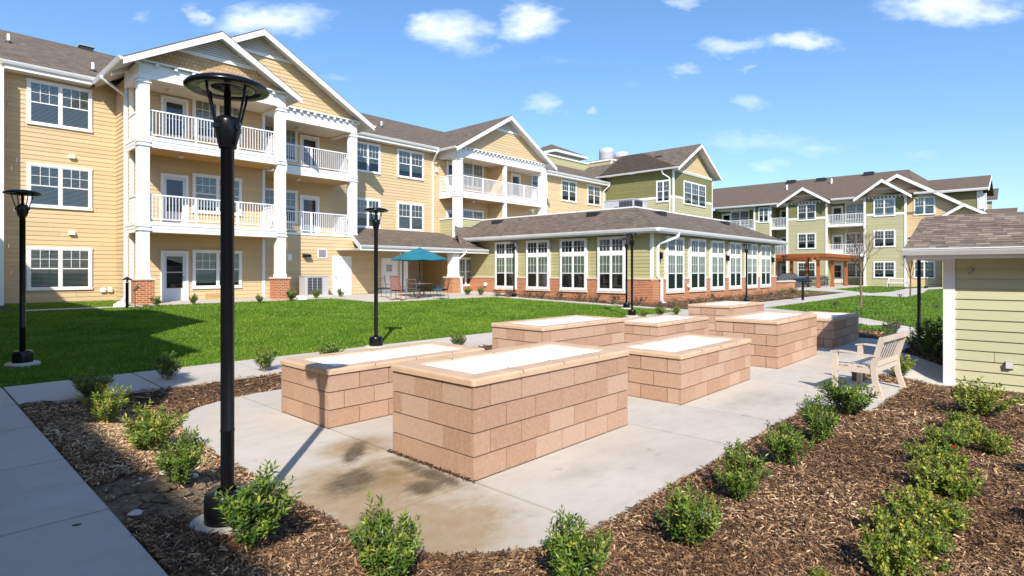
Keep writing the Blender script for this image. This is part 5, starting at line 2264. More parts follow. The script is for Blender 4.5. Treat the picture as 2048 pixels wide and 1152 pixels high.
def bench_parts(e, BW, M_):
    q = MB()
    for k in range(6):
        y = -.20 + k * .083
        z = .425 - .0 * k
        q.box(-BW / 2 + .03, BW / 2 - .03, y, y + .066, z - .012 * abs(k - 2) * .4, z + .02 - .012 * abs(k - 2) * .4, M_)
    q.build('seat', e)
    q = MB()
    top = (-.36, .86)
    lo = (-.235, .47)
    for k in range(8):
        x = -BW / 2 + .14 + k * (BW - .28) / 7
        q.bar((x, lo[0] + .0, lo[1]), (x, top[0] + .01, top[1] - .05), .036, .009, M_)
    q.hexa([(-BW / 2 + .02, top[0] - .03, top[1] - .06), (BW / 2 - .02, top[0] - .03, top[1] - .06), (BW / 2 - .02, top[0] + .02, top[1] - .075), (-BW / 2 + .02, top[0] + .02, top[1] - .075),
            (-BW / 2 + .02, top[0] - .04, top[1] + .02), (BW / 2 - .02, top[0] - .04, top[1] + .02), (BW / 2 - .02, top[0] + .01, top[1] + .01), (-BW / 2 + .02, top[0] + .01, top[1] + .01)], M_)
    q.box(-BW / 2 + .02, BW / 2 - .02, lo[0] - .02, lo[0] + .015, lo[1] - .045, lo[1] + .03, M_)
    q.build('backrest', e)
    for sx_ in (-1, 1):
        x = sx_ * (BW / 2 - .03)
        q = MB()
        q.bar((x, .27, 0), (x, .255, .60), .055, .07, M_)
        q.build('leg', e)
        q = MB()
        for (a, b) in (((-.33, 0), (-.255, .24)), ((-.255, .24), (-.235, .45)), ((-.235, .45), (-.345, .86))):
            q.hexa([(x - .0275, a[0] - .035, a[1]), (x + .0275, a[0] - .035, a[1]), (x + .0275, a[0] + .035, a[1]), (x - .0275, a[0] + .035, a[1]),
                    (x - .0275, b[0] - .035, b[1]), (x + .0275, b[0] - .035, b[1]), (x + .0275, b[0] + .035, b[1]), (x - .0275, b[0] + .035, b[1])], M_)
        q.build('leg', e)
        q = MB()
        pts = [(.32, .612), (.2, .632), (.05, .625), (-.12, .60), (-.27, .605)]
        for i in range(4):
            a, b = pts[i], pts[i + 1]
            w0 = .04 if i else .034
            q.hexa([(x - w0, b[0], b[1] - .022), (x + w0, b[0], b[1] - .022), (x + w0, a[0], a[1] - .022), (x - w0, a[0], a[1] - .022), (x - w0, b[0], b[1]), (x + w0, b[0], b[1]), (x + w0, a[0], a[1]), (x - w0, a[0], a[1])], M_)
        q.build('armrest', e)
        q = MB()
        q.box(x - .02, x + .02, -.22, .245, .335, .405, M_)
        q.build('side_rail', e)
    q = MB()
    q.box(-BW / 2 + .06, BW / 2 - .06, .245, .268, .34, .41, M_)
    q.box(-BW / 2 + .06, BW / 2 - .06, -.245, -.222, .34, .41, M_)
    q.build('rail', e)


bench_parts(be, BW, M_)
fb = empty('garden_bench', (66.2, 10.3, zg(66.2, 10.3)), R(90), label='pale bench with a pierced back standing on the far lawn against the green building', cat='bench')
bench_parts(fb, 1.7, 'pale_metal')
pbx, pby, pbz, _ = ground_at(1720, 775)
q = MB()                                                     # small dark stump-like box seen under the bench
q.box(10.60, 10.76, 2.12, 2.28, 0, .13, 'bark')
q.box(10.59, 10.77, 2.11, 2.29, .13, .15, 'bark')
tag(q.build('wooden_post'), 'short dark wooden block standing on the concrete just past the bench seat', 'post')

# ------------------------------------------------------------------ shrubs
def leaf(q, p, d, n, ln, wd, mat, tone):
    s = d.cross(n)
    if s.length < 1e-4:
        return
    s.normalize()
    n2 = s.cross(d)
    m_ = p + d * ln * .5 - n2 * wd * .12
    b = p + d * ln - n2 * ln * .08
    q.face([tuple(p), tuple(m_ + s * wd * .5 + n2 * wd * .18), tuple(b)], mat, tone)
    q.face([tuple(p), tuple(b), tuple(m_ - s * wd * .5 + n2 * wd * .18)], mat, tone)


def gen_shrub(seed, h=.42, rad=.2, stems=13, side=4, ln=.032, wd=.012, pitch=.010, bare=.25, mat='shrub_leaf', droop=0.0, bright=0.0, stem_mat='stem_wood', flowers=0):
    r_ = random.Random(seed)
    q, st, fl = MB(), MB(), MB()
    shoots = []
    lop = (r_.uniform(-.3, .3), r_.uniform(-.3, .3))
    for k in range(stems):
        a = 2 * math.pi * (k + r_.random()) / stems
        rr_ = rad * math.sqrt(r_.random()) * 1.05
        hh = h * r_.uniform(.62, 1.05) * (1 - .32 * (rr_ / rad) ** 2)
        b = Vector((.025 * math.cos(a), .025 * math.sin(a), 0))
        tip = Vector((rr_ * math.cos(a) + lop[0] * .1, rr_ * math.sin(a) + lop[1] * .1, hh))
        mid = Vector((tip.x * .62, tip.y * .62, hh * .45))
        pts = []
        for i in range(9):
            t = i / 8
            p_ = b * (1 - t) ** 2 + mid * 2 * t * (1 - t) + tip * t * t
            p_ += Vector((r_.gauss(0, .004), r_.gauss(0, .004), -droop * t * t * hh * .5))
            pts.append(p_)
        shoots.append((pts, bare, 1.0))
        st.tube(pts, [.0042 * (1 - .75 * i / 8) for i in range(9)], stem_mat, 4, caps=False)
        for j in range(side):
            t = r_.uniform(.3, .92)
            i = min(7, int(t * 8))
            p0 = pts[i].lerp(pts[i + 1], t * 8 - i)
            an = r_.random() * 6.283
            L2 = h * r_.uniform(.16, .36) * (1.15 - t * .5)
            dv = Vector((math.cos(an) * .75, math.sin(an) * .75, r_.uniform(.35, 1.0) - droop))
            dv.normalize()
            sp = []
            for i2 in range(5):
                u_ = i2 / 4
                sp.append(p0 + dv * L2 * u_ + Vector((0, 0, .18 * L2 * u_ * u_)))
            shoots.append((sp, .12, .9))
            st.tube(sp, [.0022 * (1 - .6 * i2 / 4) for i2 in range(5)], stem_mat, 3, caps=False)
    for pts, b0, sc_ in shoots:
        tot_ = sum((pts[i + 1] - pts[i]).length for i in range(len(pts) - 1))
        pos = b0 * tot_
        an = r_.random() * 6.283
        base_t = r_.gauss(.42 + bright, .14)
        while pos < tot_:
            acc = 0
            for i in range(len(pts) - 1):
                sl2 = (pts[i + 1] - pts[i]).length
                if acc + sl2 >= pos:
                    break
                acc += sl2
            ax = (pts[i + 1] - pts[i]).normalized()
            p_ = pts[i] + ax * (pos - acc)
            an += 2.4
            o1 = ax.orthogonal().normalized()
            o2 = ax.cross(o1)
            rad_ = o1 * math.cos(an) + o2 * math.sin(an)
            t = pos / tot_
            up = .55 + .6 * t
            d = (rad_ + ax * up + Vector((r_.gauss(0, .15), r_.gauss(0, .15), r_.gauss(0, .15)))).normalized()
            n = (ax - d * ax.dot(d))
            if n.length > 1e-3:
                n.normalize()
                s_ = r_.uniform(.7, 1.15) * (1 - .25 * t)
                tn = min(1, max(0, base_t + .28 * t * t + r_.gauss(0, .12)))
                if r_.random() < .025:
                    tn = r_.uniform(.9, 1)
                leaf(q, p_, d, n, ln * s_, wd * s_, mat, tn)
            pos += pitch * r_.uniform(.6, 1.3)
    for k in range(flowers):
        pts = shoots[r_.randrange(len(shoots))][0]
        c_ = pts[-1] + Vector((0, 0, .01))
        for ring, (n_, rr_) in enumerate(((6, .024), (5, .015))):
            for i in range(n_):
                a = 6.283 * i / n_ + ring
                p1 = c_ + Vector((math.cos(a) * rr_, math.sin(a) * rr_, .012 + .008 * ring))
                p2 = c_ + Vector((math.cos(a + 1.0) * rr_, math.sin(a + 1.0) * rr_, .014 + .008 * ring))
                fl.face([tuple(c_), tuple(p1), tuple((p1 + p2) / 2 * 1.0 + (p1 + p2 - c_ * 2) * .15), tuple(p2)], 'petal_red')
    return [('foliage', q.build('foliage', link=False).data), ('stems', st.build('stems', link=False).data)] + ([('blossoms', fl.build('blossoms', link=False).data)] if flowers else [])


SH = [gen_shrub(s, h=.44, rad=.20 + .015 * (s % 3), stems=16 + s % 4, side=6, ln=.054, wd=.0185, pitch=.0088, bare=.18, bright=.05 * (s % 2)) for s in range(6)]
SB = [gen_shrub(20 + s, h=.42, rad=.22, stems=17, side=6, ln=.052, wd=.019, pitch=.0088, bare=.15, bright=.25) for s in range(2)]
RS = [gen_shrub(40 + s, h=.36, rad=.30, stems=20, side=7, ln=.040, wd=.026, pitch=.012, bare=.12, mat='rose_leaf', droop=.25, bright=.02 + .13 * (s % 2), flowers=(0, 0, 2, 0)[s % 4]) for s in range(4)]
DK = [gen_shrub(60 + s, h=.5, rad=.34, stems=13, side=4, ln=.06, wd=.024, pitch=.03, bare=.15, mat='dark_leaf', droop=.12) for s in range(3)]
RU = [gen_shrub(80 + s, h=.48, rad=.36, stems=14, side=4, ln=.06, wd=.02, pitch=.03, bare=.1, mat='russet_leaf', droop=.1) for s in range(3)]
HG = {'S': (SH, .44), 'B': (SB, .42), 'R': (RS, .36), 'D': (DK, .5), 'U': (RU, .48)}
CNT = [0]


def plant(px, py, hpx, kind, label, group, vi=None, wk=1.0, name='shrub', cat='shrub'):
    x, y, z, d = ground_at(px, py)
    lst, h0 = HG[kind]
    CNT[0] += 1
    i = CNT[0] if vi is None else vi
    e = empty(name, (x, y, z - .004), random.random() * 6.28, label=label, cat=cat, group=group)
    h = hpx * d / FPX * (1.04 if kind in 'SB' else 1.08)
    e.scale = (h / h0 * wk, h / h0 * wk, h / h0)
    for nm, me in lst[i % len(lst)]:
        o_ = bpy.data.objects.new(nm, me)
        col.objects.link(o_)
        o_.parent = e
    return e


G1 = 'young evergreen shrubs edging the patio'
plant(512, 1092, 148, 'S', 'large upright shrub hiding the foot of the nearest lamp', G1, 0, 1.12)
plant(772, 1172, 162, 'S', 'tall dark green shrub at the bottom edge, left of the curved patio end', G1, 1, .9)
plant(1155, 1172, 146, 'S', 'shrub at the bottom edge just right of the curved patio end', G1, 2, .95)
plant(1383, 1092, 130, 'S', 'first shrub of the row along the right patio edge, nearest the camera', G1, 3, .95)
plant(1477, 1000, 104, 'S', 'second shrub up the row along the right patio edge', G1, 4, 1.0)
plant(1568, 932, 88, 'S', 'third shrub up the row along the right patio edge', G1, 5, 1.05)
plant(1637, 888, 92, 'S', 'fourth shrub up the row along the right patio edge', G1, 0, .95)
plant(1692, 828, 74, 'S', 'broad shrub at the end of the row, touching the bench leg', G1, 2, 1.35)
plant(1800, 757, 50, 'B', 'small yellow green shrub behind the back of the bench', G1, 0, 1.0)
plant(362, 972, 112, 'S', 'shrub with bare pale stems on the soil left of the nearest lamp', G1, 1, .85)
plant(300, 903, 98, 'B', 'bushy yellow green shrub third from the left walkway', G1, 1, 1.05)
plant(213, 848, 80, 'B', 'bright yellow green shrub nearer of the two at the left walk junction', G1, 0, .95)
plant(188, 800, 66, 'S', 'darker green shrub just behind the bright yellow green one at left', G1, 3, 1.1)
plant(338, 759, 54, 'S', 'small shrub between mulch and walkway by the tip of the lawn shadow', G1, 4, 1.0)
plant(531, 742, 52, 'S', 'small shrub by the walkway left of the low corner planter', G1, 5, .85)
plant(664, 722, 40, 'S', 'shrub top showing over the far edge of the low corner planter', G1, 1, 1.3)
plant(918, 694, 32, 'S', 'small dark shrub between the low corner planter and the tall back one', G1, 2, 1.0)
plant(1786, 668, 40, 'D', 'dark shrub with sparse top beyond the bench beside the lamp post', G1, 0, .8)
plant(1868, 722, 82, 'S', 'shaded shrub against the corner of the shed', G1, 4, .9)
plant(1842, 706, 46, 'D', 'low dark shrub in the shade at the foot of the shed lamp post', G1, 1, 1.2)
G2 = 'three little shrubs by the far walkway'
plant(1287, 634, 17, 'S', 'leftmost of three little shrubs between the planters and the sunroom', G2, 1)
plant(1321, 632, 22, 'S', 'middle of three little shrubs between the planters and the sunroom', G2, 3)
plant(1353, 630, 20, 'S', 'rightmost of three little shrubs between the planters and the sunroom', G2, 5)
G3 = 'sprawling rose bushes in the mulch by the shed'
ROSE = [(1957, 832, 80, 3, .85, 'rose bush closest to the shed wall, at the top of the row'),
        (1918, 862, 46, 0, .9, 'small dark rose bush just below the one at the shed wall'),
        (1945, 888, 52, 1, 1.0, 'low rose bush right of the small dark one below the shed wall'),
        (1985, 912, 54, 1, .8, 'yellowing rose bush on the right of the upper part of the row'),
        (1900, 905, 62, 0, 1.0, 'leafy rose bush in the upper middle of the row'),
        (1862, 930, 62, 2, .95, 'rose bush with one red bloom left of the leafy upper one'),
        (1905, 952, 50, 1, 1.0, 'yellow green rose bush right of the one with a red bloom'),
        (1872, 985, 76, 3, 1.0, 'spreading rose bush at the centre of the row'),
        (1920, 1000, 56, 0, .9, 'low dark rose bush right of the spreading central one'),
        (1835, 1035, 66, 1, 1.0, 'yellow green rose bush just below the central one'),
        (1885, 1060, 72, 3, 1.0, 'rose bush right of the yellow green one below the centre'),
        (1800, 1085, 84, 1, 1.0, 'broad rose bush in the lower left of the row'),
        (1858, 1120, 80, 0, .9, 'rose bush in the lower right of the row'),
        (1775, 1158, 110, 1, .85, 'yellow green rose bush at the bottom edge of the photo'),
        (1640, 1165, 34, 3, .9, 'tiny rose sprig at the bottom edge left of the others'),
        (2112, 960, 74, 0, .9, 'rose bush mostly outside the right edge, level with the centre of the row'),
        (2145, 1070, 96, 1, .9, 'rose bush mostly outside the right edge near the bottom corner')]
for px, py, h, vi, wk, lab in ROSE:
    plant(px, py, h, 'R', lab, G3, vi, wk * 1.02, 'rose_bush', 'rose bush')
G4 = 'small shrubs along the tan building'
for px, py, h, lab in ((313, 612, 22, 'tiny shrub beside the left brick pier'), (387, 609, 21, 'tiny shrub right of the glazed ground floor door'),
                       (519, 606, 18, 'tiny shrub left of the right brick pier'), (582, 601, 24, 'dark little shrub right of the right brick pier'),
                       (632, 597, 20, 'little shrub before the grey condenser unit'), (681, 594, 17, 'little shrub before the white service door')):
    plant(px, py, h, 'S', lab + ' of the tan building', G4, None, .9)
G5 = 'dark shrubs in the bed under the sunroom windows'
ORD = ['first', 'second', 'third', 'fourth', 'fifth', 'sixth', 'seventh', 'eighth', 'ninth', 'tenth', 'eleventh', 'twelfth', 'thirteenth', 'fourteenth', 'fifteenth', 'sixteenth', 'seventeenth', 'eighteenth']
pl_ = [(935, 590, 'S'), (961, 591, 'S'), (994, 593, 'D'), (1017, 595, 'D'), (1055, 596, 'D'), (1082, 597, 'D'), (1121, 600, 'D'), (1160, 603, 'D'), (1190, 605, 'D'), (1229, 608, 'D'), (1279, 611, 'D')]
for k, (px, py, kd) in enumerate(pl_):
    plant(px, py, 17 + k * .6, kd, ORD[k] + ' small shrub from the left under the left face of the sunroom', G5)
G6 = 'russet and dark plants along the right face of the sunroom'
for k in range(17):
    t = k / 16
    px = 1318 + 270 * (1 - (1 - t) ** 1.35) + random.uniform(-4, 4)
    py = 617 - 29 * t + random.uniform(-2.5, 2.5)
    plant(px, py, 22 - 6 * t, 'U' if k % 3 else 'D', ORD[k] + ' plant from the corner along the right face of the sunroom', G6)
G7 = 'dark seedlings in the right lawn'
for px, py, h, lab in ((1800, 594, 9, 'small dark tuft on the far lawn near the pale path'), (1872, 616, 12, 'small dark tuft on the lawn left of the shed'), (1671, 613, 14, 'small dark tuft on the lawn beside the young tree')):
    plant(px, py, h, 'D', lab, G7)

# pale stones and scraps lying in the mulch
st_ = [(270, 1030, .045, .9), (326, 948, .035, .8), (356, 1098, .03, 1), (333, 1080, .025, 1), (355, 1108, .02, .8), (278, 960, .025, .6), (385, 955, .05, .5), (342, 945, .04, .5), (790, 1118, .05, .7), (660, 1100, .03, .5)]
for k, (px, py, r0, flat) in enumerate(st_):
    x, y, z, d = ground_at(px, py)
    rs_ = random.Random(100 + k)
    q = MB()
    rows = []
    for i in range(6):
        ph = math.pi * i / 5
        rows.append([(math.cos(6.283 * j / 9) * math.sin(ph) * r0 * rs_.uniform(.75, 1.2), math.sin(6.283 * j / 9) * math.sin(ph) * r0 * rs_.uniform(.75, 1.2), math.cos(ph) * r0 * .45 * rs_.uniform(.8, 1.1)) for j in range(9)])
    q.grid(rows, 'stone', smooth=False)
    o = q.build('stone', None, (x, y, z + r0 * .25), rs_.random() * 6)
    tag(o, ('pale flat stone lying in the shaded mulch beside the left walkway', 'white stone next to the left walkway above the flat one')[k] if k < 2 else 'small pale stone lying in the mulch ' + (['near the walkway corner at the bottom left', 'just left of the bottom left corner stone', 'below the bottom left corner stone', 'in shade between the walkway and the bare soil', 'on the bare soil left of the lamp', 'on the bare soil behind the bare stemmed shrub', 'left of the tall shrub at the bottom edge', 'right of the nearest lamp foot'][k - 2]), 'stone', 'stones in the mulch')
# clods of bare soil
q = MB()
for k in range(46):
    rs_ = random.Random(300 + k)
    x, y = 1.45 + rs_.gauss(0, .28), 4.75 + rs_.gauss(0, .28)
    r0 = rs_.uniform(.02, .06)
    rows = []
    for i in range(5):
        ph = math.pi * i / 4
        rows.append([(x + math.cos(6.283 * j / 7) * math.sin(ph) * r0 * rs_.uniform(.7, 1.2), y + math.sin(6.283 * j / 7) * math.sin(ph) * r0 * rs_.uniform(.7, 1.2), zg(x, y) + .005 + math.cos(ph) * r0 * .5) for j in range(7)])
    q.grid(rows, 'mulch_soil', smooth=False)
o = q.build('soil_clods')
o['kind'] = 'stuff'

# ------------------------------------------------------------------ young bare trees
def bare_tree(px, py, h_trunk, h_all, seed, label, spread=.8, dfix=None):
    x, y, z, d = ground_at(px, py)
    e = empty('young_tree', (x, y, z), 0, label=label, cat='tree', group='young bare trees on the right lawn')
    r_ = random.Random(seed)
    tr_, br = MB(), MB()
    r0 = .045
    pts = [(r_.gauss(0, .01), r_.gauss(0, .01), h_trunk * k / 5 - .05) for k in range(6)]
    tr_.tube(pts, [r0 * (1 - .06 * k) for k in range(6)], 'bark', 10)

    def grow(p, dv, ln, rad_, lv):
        n = 5
        q_ = [p]
        for i in range(n):
            dv = (dv + Vector((r_.gauss(0, .07), r_.gauss(0, .07), .06 + r_.gauss(0, .03)))).normalized()
            q_.append(q_[-1] + dv * ln / n)
        br.tube(q_, [rad_ * (1 - .13 * i) for i in range(n + 1)], 'twig_bark', 5 if lv < 2 else 3, caps=False)
        if lv < 4:
            for k in range(4 if lv < 3 else 3):
                t = r_.uniform(.25, 1.0)
                i = min(n - 1, int(t * n))
                a = r_.random() * 6.283
                s_ = dv.orthogonal().normalized()
                s_ = (s_ * math.cos(a) + dv.cross(s_) * math.sin(a))
                grow(q_[i].lerp(q_[i + 1], t * n - i), (dv + s_ * r_.uniform(.35, .75)).normalized(), ln * r_.uniform(.42, .66), max(.004, rad_ * .5), lv + 1)
    for k in range(8):
        a = 6.283 * k / 8 + r_.random()
        grow(Vector(pts[-1 - (k % 2)]) - Vector((0, 0, .06 * (k % 3))), Vector((math.cos(a) * spread * .55, math.sin(a) * spread * .55, 1)).normalized(), (h_all - h_trunk) * r_.uniform(.5, .72), .019, 1)
    tr_.build('trunk', e)
    br.build('crown', e)
    return e


bare_tree(1721, 630, 2.0, 3.7, 5, 'young bare tree with upswept twigs on the lawn before the pergola', .9)
bare_tree(1821, 598, 1.6, 3.7, 9, 'smaller bare sapling seen under the left end of the shed eave', .6)

# ------------------------------------------------------------------ pergola
pe = empty('cedar_pergola', (61, 16.7, .15), world_parts=True, cat='pergola', label='orange stained cedar pergola on the far patio beyond the sunroom')
PX0, PX1, PY0, PY1 = 56.8, 66.8, 14.9, 18.6
for (x, y) in ((PX0, PY0), (61.6, PY0), (PX1, PY0), (PX0, PY1), (61.6, PY1), (PX1, PY1)):
    q = MB()
    z = zg(x, y)
    q.box(x - .13, x + .13, y - .13, y + .13, z, 2.95, 'cedar')
    q.box(x - .17, x + .17, y - .17, y + .17, z, z + .25, 'cedar')
    q.build('post', pe)
q = MB()
for y in (PY0 - .18, PY0 + .18, PY1 - .18, PY1 + .18):
    q.box(PX0 - 1.0, PX1 + 1.0, y - .03, y + .03, 2.75, 3.05, 'cedar')
q.build('beam', pe)
q = MB()
n = 22
for k in range(n):
    x = PX0 - .8 + k * (PX1 - PX0 + 1.6) / (n - 1)
    q.box(x - .03, x + .03, PY0 - 1.0, PY1 + 1.0, 3.05, 3.26, 'cedar')
q.build('rafter', pe)
q = MB()
for k in range(26):
    y = PY0 - .95 + k * (PY1 - PY0 + 1.9) / 25
    q.box(PX0 - 1.0, PX1 + 1.0, y - .022, y + .022, 3.27, 3.33, 'cedar')
q.build('purlin', pe)

# low brick wall with built-in grill at the end of the sunroom
bw_ = empty('low_brick_wall', (48, 15, .15), world_parts=True, cat='wall', label='low brick wall with pale cap between the sunroom end and the pergola')
q = MB()
q.box(46.8, 51.2, 15.2, 15.6, 0, .88, 'brick')
q.box(46.8, 47.2, 15.6, 18.5, 0, .88, 'brick')
q.build('brickwork', bw_)
q = MB()
q.box(46.7, 51.3, 15.1, 15.7, .88, .97, 'wall_cap')
q.box(46.7, 47.3, 15.71, 18.6, .88, .97, 'wall_cap')
q.build('cap', bw_)
gr = empty('gas_grill', (48.3, 16.6, zg(48.3, 16.6)), R(-40), label='grey hooded grill behind the low brick wall', cat='grill')
q = MB()
q.box(-.55, .55, -.3, .3, .1, .85, 'steel_grey')
q.build('cabinet', gr)
q = MB()
q.lathe([(0, -.5), (.3, -.5), (.3, .5), (0, .5)], 'steel_grey', 20, (0, 0, .9), axis='x')
q.build('hood', gr)


def simple_chair(name, metal, cushion, label, group, loc, rot, slat=True, rocker=False):
    e = empty(name, loc, rot, label=label, cat='rocking chair' if rocker else 'chair', group=group)
    return chair_parts(e, metal, cushion, rocker)


def chair_parts(e, metal, cushion, rocker=False):
    q = MB()
    if rocker:
        for k in range(7):
            q.box(-.24, .24, -.22 + k * .068, -.165 + k * .068, .40, .42, metal)
    else:
        q.box(-.24, .24, -.22, .24, .40, .42, metal)
    q.build('seat', e)
    if cushion:
        q = MB()
        rows = [[(sx_ * (.235 - e_), sy_ * (.225 - e_), z) for sx_, sy_ in ((-1, -1), (1, -1), (1, 1), (-1, 1))] for e_, z in ((.02, .42), (0, .44), (0, .47), (.03, .485))]
        q.grid(rows, cushion, smooth=False)
        q.face(rows[-1], cushion)
        q.build('cushion', e)
    q = MB()
    top = 1.12 if rocker else .95
    q.bar((-.235, -.24, .40), (-.225, -.38, top), .03, .03, metal)
    q.bar((.235, -.24, .40), (.225, -.38, top), .03, .03, metal)
    q.bar((-.24, -.38, top), (.24, -.38, top), .07 if rocker else .03, .035, metal)
    q.bar((-.235, -.26, .50), (.235, -.26, .50), .03, .03, metal)
    for k in range(8 if rocker else 6):
        x = -.19 + k * .38 / (7 if rocker else 5)
        q.bar((x, -.262, .50), (x, -.375, top), .034 if rocker else .014, .014, metal)
    q.build('backrest', e)
    for sx_ in (-1, 1):
        q = MB()
        q.tube([(sx_ * .25, .22, .03), (sx_ * .25, .23, .42), (sx_ * .26, .21, .62), (sx_ * .26, .0, .65), (sx_ * .25, -.30, .64)], .013, metal, 6)
        q.build('armrest', e)
        q = MB()
        q.tube([(sx_ * .235, -.24, .42), (sx_ * .24, -.30, .03)], .014, metal, 6)
        q.build('leg', e)
        if rocker:
            q = MB()
            pts = [(sx_ * .25, -.55 + k * .16, .02 + .1 * ((k - 3.6) / 3.6) ** 2) for k in range(7)]
            q.tube(pts, .018, metal, 6)
            q.build('rocker', e)
    return e


simple_chair('garden_chair', 'unit_dark', None, 'dark chair left of the middle pergola post', 'dark chairs under the pergola', (58.5, 16.2, zg(58.5, 16.2)), R(200))
simple_chair('garden_chair', 'unit_dark', None, 'dark chair between the two right pergola posts', 'dark chairs under the pergola', (62.8, 16.0, zg(62.8, 16)), R(120))
simple_chair('garden_chair', 'unit_dark', None, 'dark chair beside the small dark table under the pergola', 'dark chairs under the pergola', (64.5, 16.4, zg(64.5, 16.4)), R(60))


def round_table(loc, r_, h, mat, label, name='patio_table'):
    e = empty(name, loc, 0, label=label, cat='table')
    q = MB()
    q.lathe([(0, h), (r_ - .02, h), (r_, h - .012), (r_, h - .03), (r_ - .03, h - .035), (0, h - .035)], mat, 28)
    q.build('tabletop', e)
    for k in range(4):
        a = R(45 + 90 * k)
        q = MB()
        q.tube([(r_ * .5 * math.cos(a), r_ * .5 * math.sin(a), h - .03), (r_ * .35 * math.cos(a), r_ * .35 * math.sin(a), h * .5), (r_ * .62 * math.cos(a), r_ * .62 * math.sin(a), 0)], .018, mat, 6)
        q.build('leg', e)
    return e


round_table((63.8, 15.7, zg(63.8, 15.7)), .5, .72, 'unit_dark', 'small dark table under the far pergola')
tcx, tcy, tcz = 56.0, 19.2, zg(56, 19.2)
gc = empty('covered_grill', (55.2, 17.0, zg(55.2, 17)), R(-60), label='bulky dark covered grill left of the pergola corner post', cat='grill')
q = MB()
rows = [[(sx_ * a, sy_ * b, z) for sx_, sy_ in ((-1, -1), (1, -1), (1, 1), (-1, 1))] for a, b, z in ((.95, .4, .05), (.93, .38, .9), (.6, .36, 1.25), (.5, .2, 1.35))]
q.grid(rows, 'unit_dark', smooth=False)
q.face(rows[-1], 'unit_dark')
q.build('cover', gc)

# black sign stand on the lawn edge
sx0, sy0, sz0, _ = ground_at(1605.5, 601)
sg = empty('sign_stand', (sx0, sy0, sz0), TH - R(90), label='black post with a tilted reading panel on the lawn edge near the pergola', cat='sign stand')
q = MB()
q.box(-.05, .05, -.05, .05, -.05, 1.02, 'black_metal')
q.build('post', sg)
q = MB()
q.hexa([(-.40, -.22, 1.0), (.40, -.22, 1.0), (.40, .2, 1.14), (-.40, .2, 1.14), (-.40, -.22, 1.05), (.40, -.22, 1.05), (.40, .2, 1.19), (-.40, .2, 1.19)], 'black_metal')
q.build('panel', sg)

# ------------------------------------------------------------------ furniture under the teal umbrella
ux_, uy_ = 17.6, 22.6
uz_ = zg(ux_, uy_) + .014
round_table((ux_, uy_, uz_), .62, .72, 'bronze_metal', 'round bronze patio table carrying the teal umbrella')
um = empty('patio_umbrella', (ux_, uy_, uz_), 0, label='open teal umbrella over the round patio table', cat='umbrella')
q = MB()
q.lathe([(0, 2.52), (.022, 2.52), (.022, .06), (.2, .05), (.24, 0)], 'bronze_metal', 14)
q.build('pole', um)
q = MB()
nseg = 8
RU_, ZT, ZE = 1.36, 2.47, 1.93
for k in range(nseg):
    a0, a1 = 6.283 * k / nseg + .2, 6.283 * (k + 1) / nseg + .2
    rows = []
    for i in range(7):
        t = i / 6
        r1 = RU_ * t + .02
        z = ZT - (ZT - ZE) * (t ** 1.1)
        row = []
        for j in range(5):
            s_ = j / 4
            a = a0 + (a1 - a0) * s_
            chord = math.cos((a1 - a0) / 2) / math.cos((s_ - .5) * (a1 - a0))
            row.append((r1 * chord * math.cos(a), r1 * chord * math.sin(a), z - .03 * t * math.sin(math.pi * s_)))
        rows.append(row)
    q.grid(rows, 'teal_cloth', closed=False, smooth=True)
    q.face([rows[-1][0], rows[-1][2], (rows[-1][2][0], rows[-1][2][1], rows[-1][2][2] - .07), (rows[-1][0][0], rows[-1][0][1], rows[-1][0][2] - .07)], 'teal_cloth')
    q.face([rows[-1][2], rows[-1][4], (rows[-1][4][0], rows[-1][4][1], rows[-1][4][2] - .07), (rows[-1][2][0], rows[-1][2][1], rows[-1][2][2] - .07)], 'teal_cloth')
q.build('canopy', um)
for k in range(nseg):
    a = 6.283 * k / nseg + .2
    q = MB()
    q.bar((.03 * math.cos(a), .03 * math.sin(a), ZT - .04), (RU_ * .97 * math.cos(a), RU_ * .97 * math.sin(a), ZE - .0), .02, .02, 'bronze_metal')
    q.bar((.03 * math.cos(a), .03 * math.sin(a), ZE - .15), (RU_ * .5 * math.cos(a), RU_ * .5 * math.sin(a), (ZT + ZE) / 2 - .05), .016, .016, 'bronze_metal')
    q.build('rib', um)
CG = 'bronze chairs with blue cushions round the patio table'
cseat = [(827, 27.3, 150, 'bronze chair left of the table nearest the striped rocking chair'), (838, 29.6, 250, 'bronze chair behind the table on the left'), (874, 29.4, 30, 'bronze chair behind the table on the right'), (881, 27.6, -20, 'bronze chair right of the table near the brick pier')]
for px, d, ro_, lab in cseat:
    a = ray(px)
    x, y = a[0] * d, a[1] * d
    ang = math.atan2(uy_ - y, ux_ - x) - R(90)
    simple_chair('patio_chair', 'bronze_metal', 'blue_cushion', lab, CG, (x, y, zg(x, y) + .014), ang)
for px, d, ro_, lab in ((797, 26.4, 195, 'brown slatted rocking chair with its back to the camera'), (768, 28.0, 235, 'chair with blue cushion partly behind the middle lamp')):
    a = ray(px)
    x, y = a[0] * d, a[1] * d
    k_ = ro_ == 195
    simple_chair('rocking_chair' if k_ else 'patio_chair', 'rocker_wood' if k_ else 'bronze_metal', 'blue_cushion', lab, None, (x, y, zg(x, y) + .014), R(-62 if k_ else -60), rocker=k_)

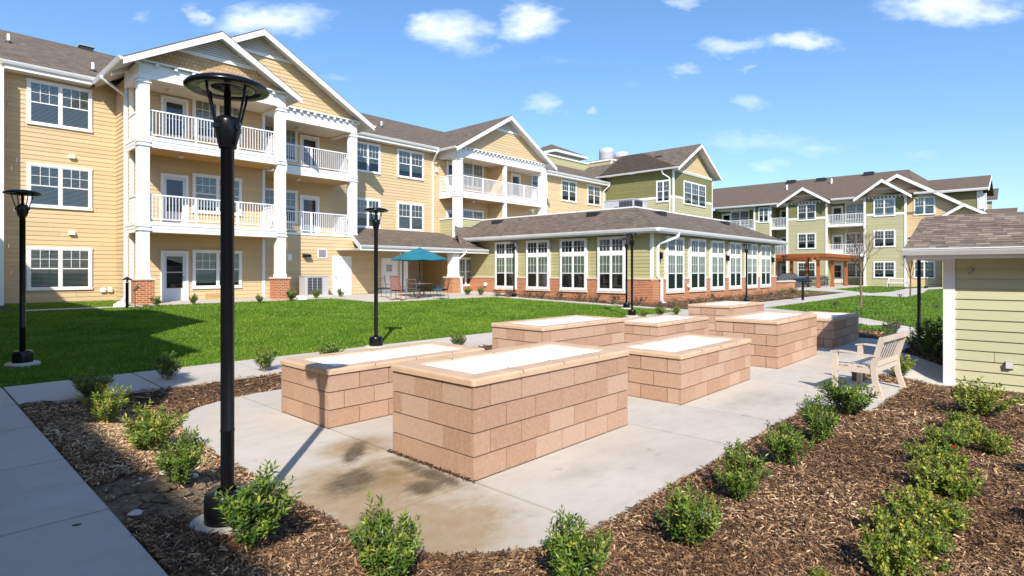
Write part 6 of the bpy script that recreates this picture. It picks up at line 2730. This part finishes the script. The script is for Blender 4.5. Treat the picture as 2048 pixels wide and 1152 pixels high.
# condenser unit beside the service door
a = ray(630)
cdx = Wall('y', 26.2).s(630)
cd = empty('condenser_unit', (cdx, 26.3, zg(cdx, 26.3)), 0, label='grey outdoor condenser with dark louvres beside the white service door', cat='air conditioner')
q = MB()
q.box(-.62, .62, -.28, .28, .08, 1.0, 'unit_beige')
q.box(-.64, .64, -.3, .3, 1.0, 1.03, 'unit_beige')
q.box(-.75, .75, -.45, .45, -.05, .08, 'concrete')
q.build('casing', cd)
q = MB()
for k in range(11):
    z = .14 + k * .075
    q.box(-.5, .28, -.30, -.281, z, z + .05, 'unit_dark')
for x in (-.5, -.25, 0, .26):
    q.box(x, x + .02, -.315, -.301, .1, .98, 'unit_beige')
q.build('louvre', cd)
# bollard light, hose stake, splash blocks
x, y, z, d = ground_at(254, 616)
bo = empty('bollard_light', (x, y, z), 0, label='black bollard light with a pointed cap by the left brick pier', cat='bollard light')
q = MB()
q.lathe([(.05, 0), (.05, .86), (.06, .87), (.06, .9)], 'black_metal', 14)
q.build('post', bo)
q = MB()
q.lathe([(0, 1.12), (.03, 1.1), (.15, 1.02), (.15, 1.0), (.05, 1.0)], 'black_metal', 18)
q.lathe([(.035, .9), (.035, 1.0)], 'lamp_glow', 10)
q.build('cap', bo)
x, y, z, d = ground_at(270, 616)
hs = empty('spotlight_stake', (x, y, z), 0, label='thin rusty stake with a small spotlight before the left brick pier', cat='spotlight')
q = MB()
q.tube([(0, 0, 0), (0, 0, .68)], .02, 'bark', 8)
q.build('stake', hs)
q = MB()
q.tube([(-.05, .05, .62), (.08, -.05, .78)], [.05, .075], 'bark', 12)
q.build('head', hs)
for px, py, lab in ((243, 612, 'pale splash block at the foot of the left downspout'), (602, 599, 'pale splash block at the right brick pier')):
    x, y, z, d = ground_at(px, py)
    q = MB()
    q.hexa([(-.2, -.35, 0), (.2, -.35, 0), (.16, .35, 0), (-.16, .35, 0), (-.2, -.35, .06), (.2, -.35, .06), (.16, .35, .16), (-.16, .35, .16)], 'white_paint')
    q.box(-.2, -.17, -.35, .3, .06, .1, 'white_paint')
    q.box(.17, .2, -.35, .3, .06, .1, 'white_paint')
    tag(q.build('splash_block', None, (x, y, z), R(-20)), lab, 'splash block')
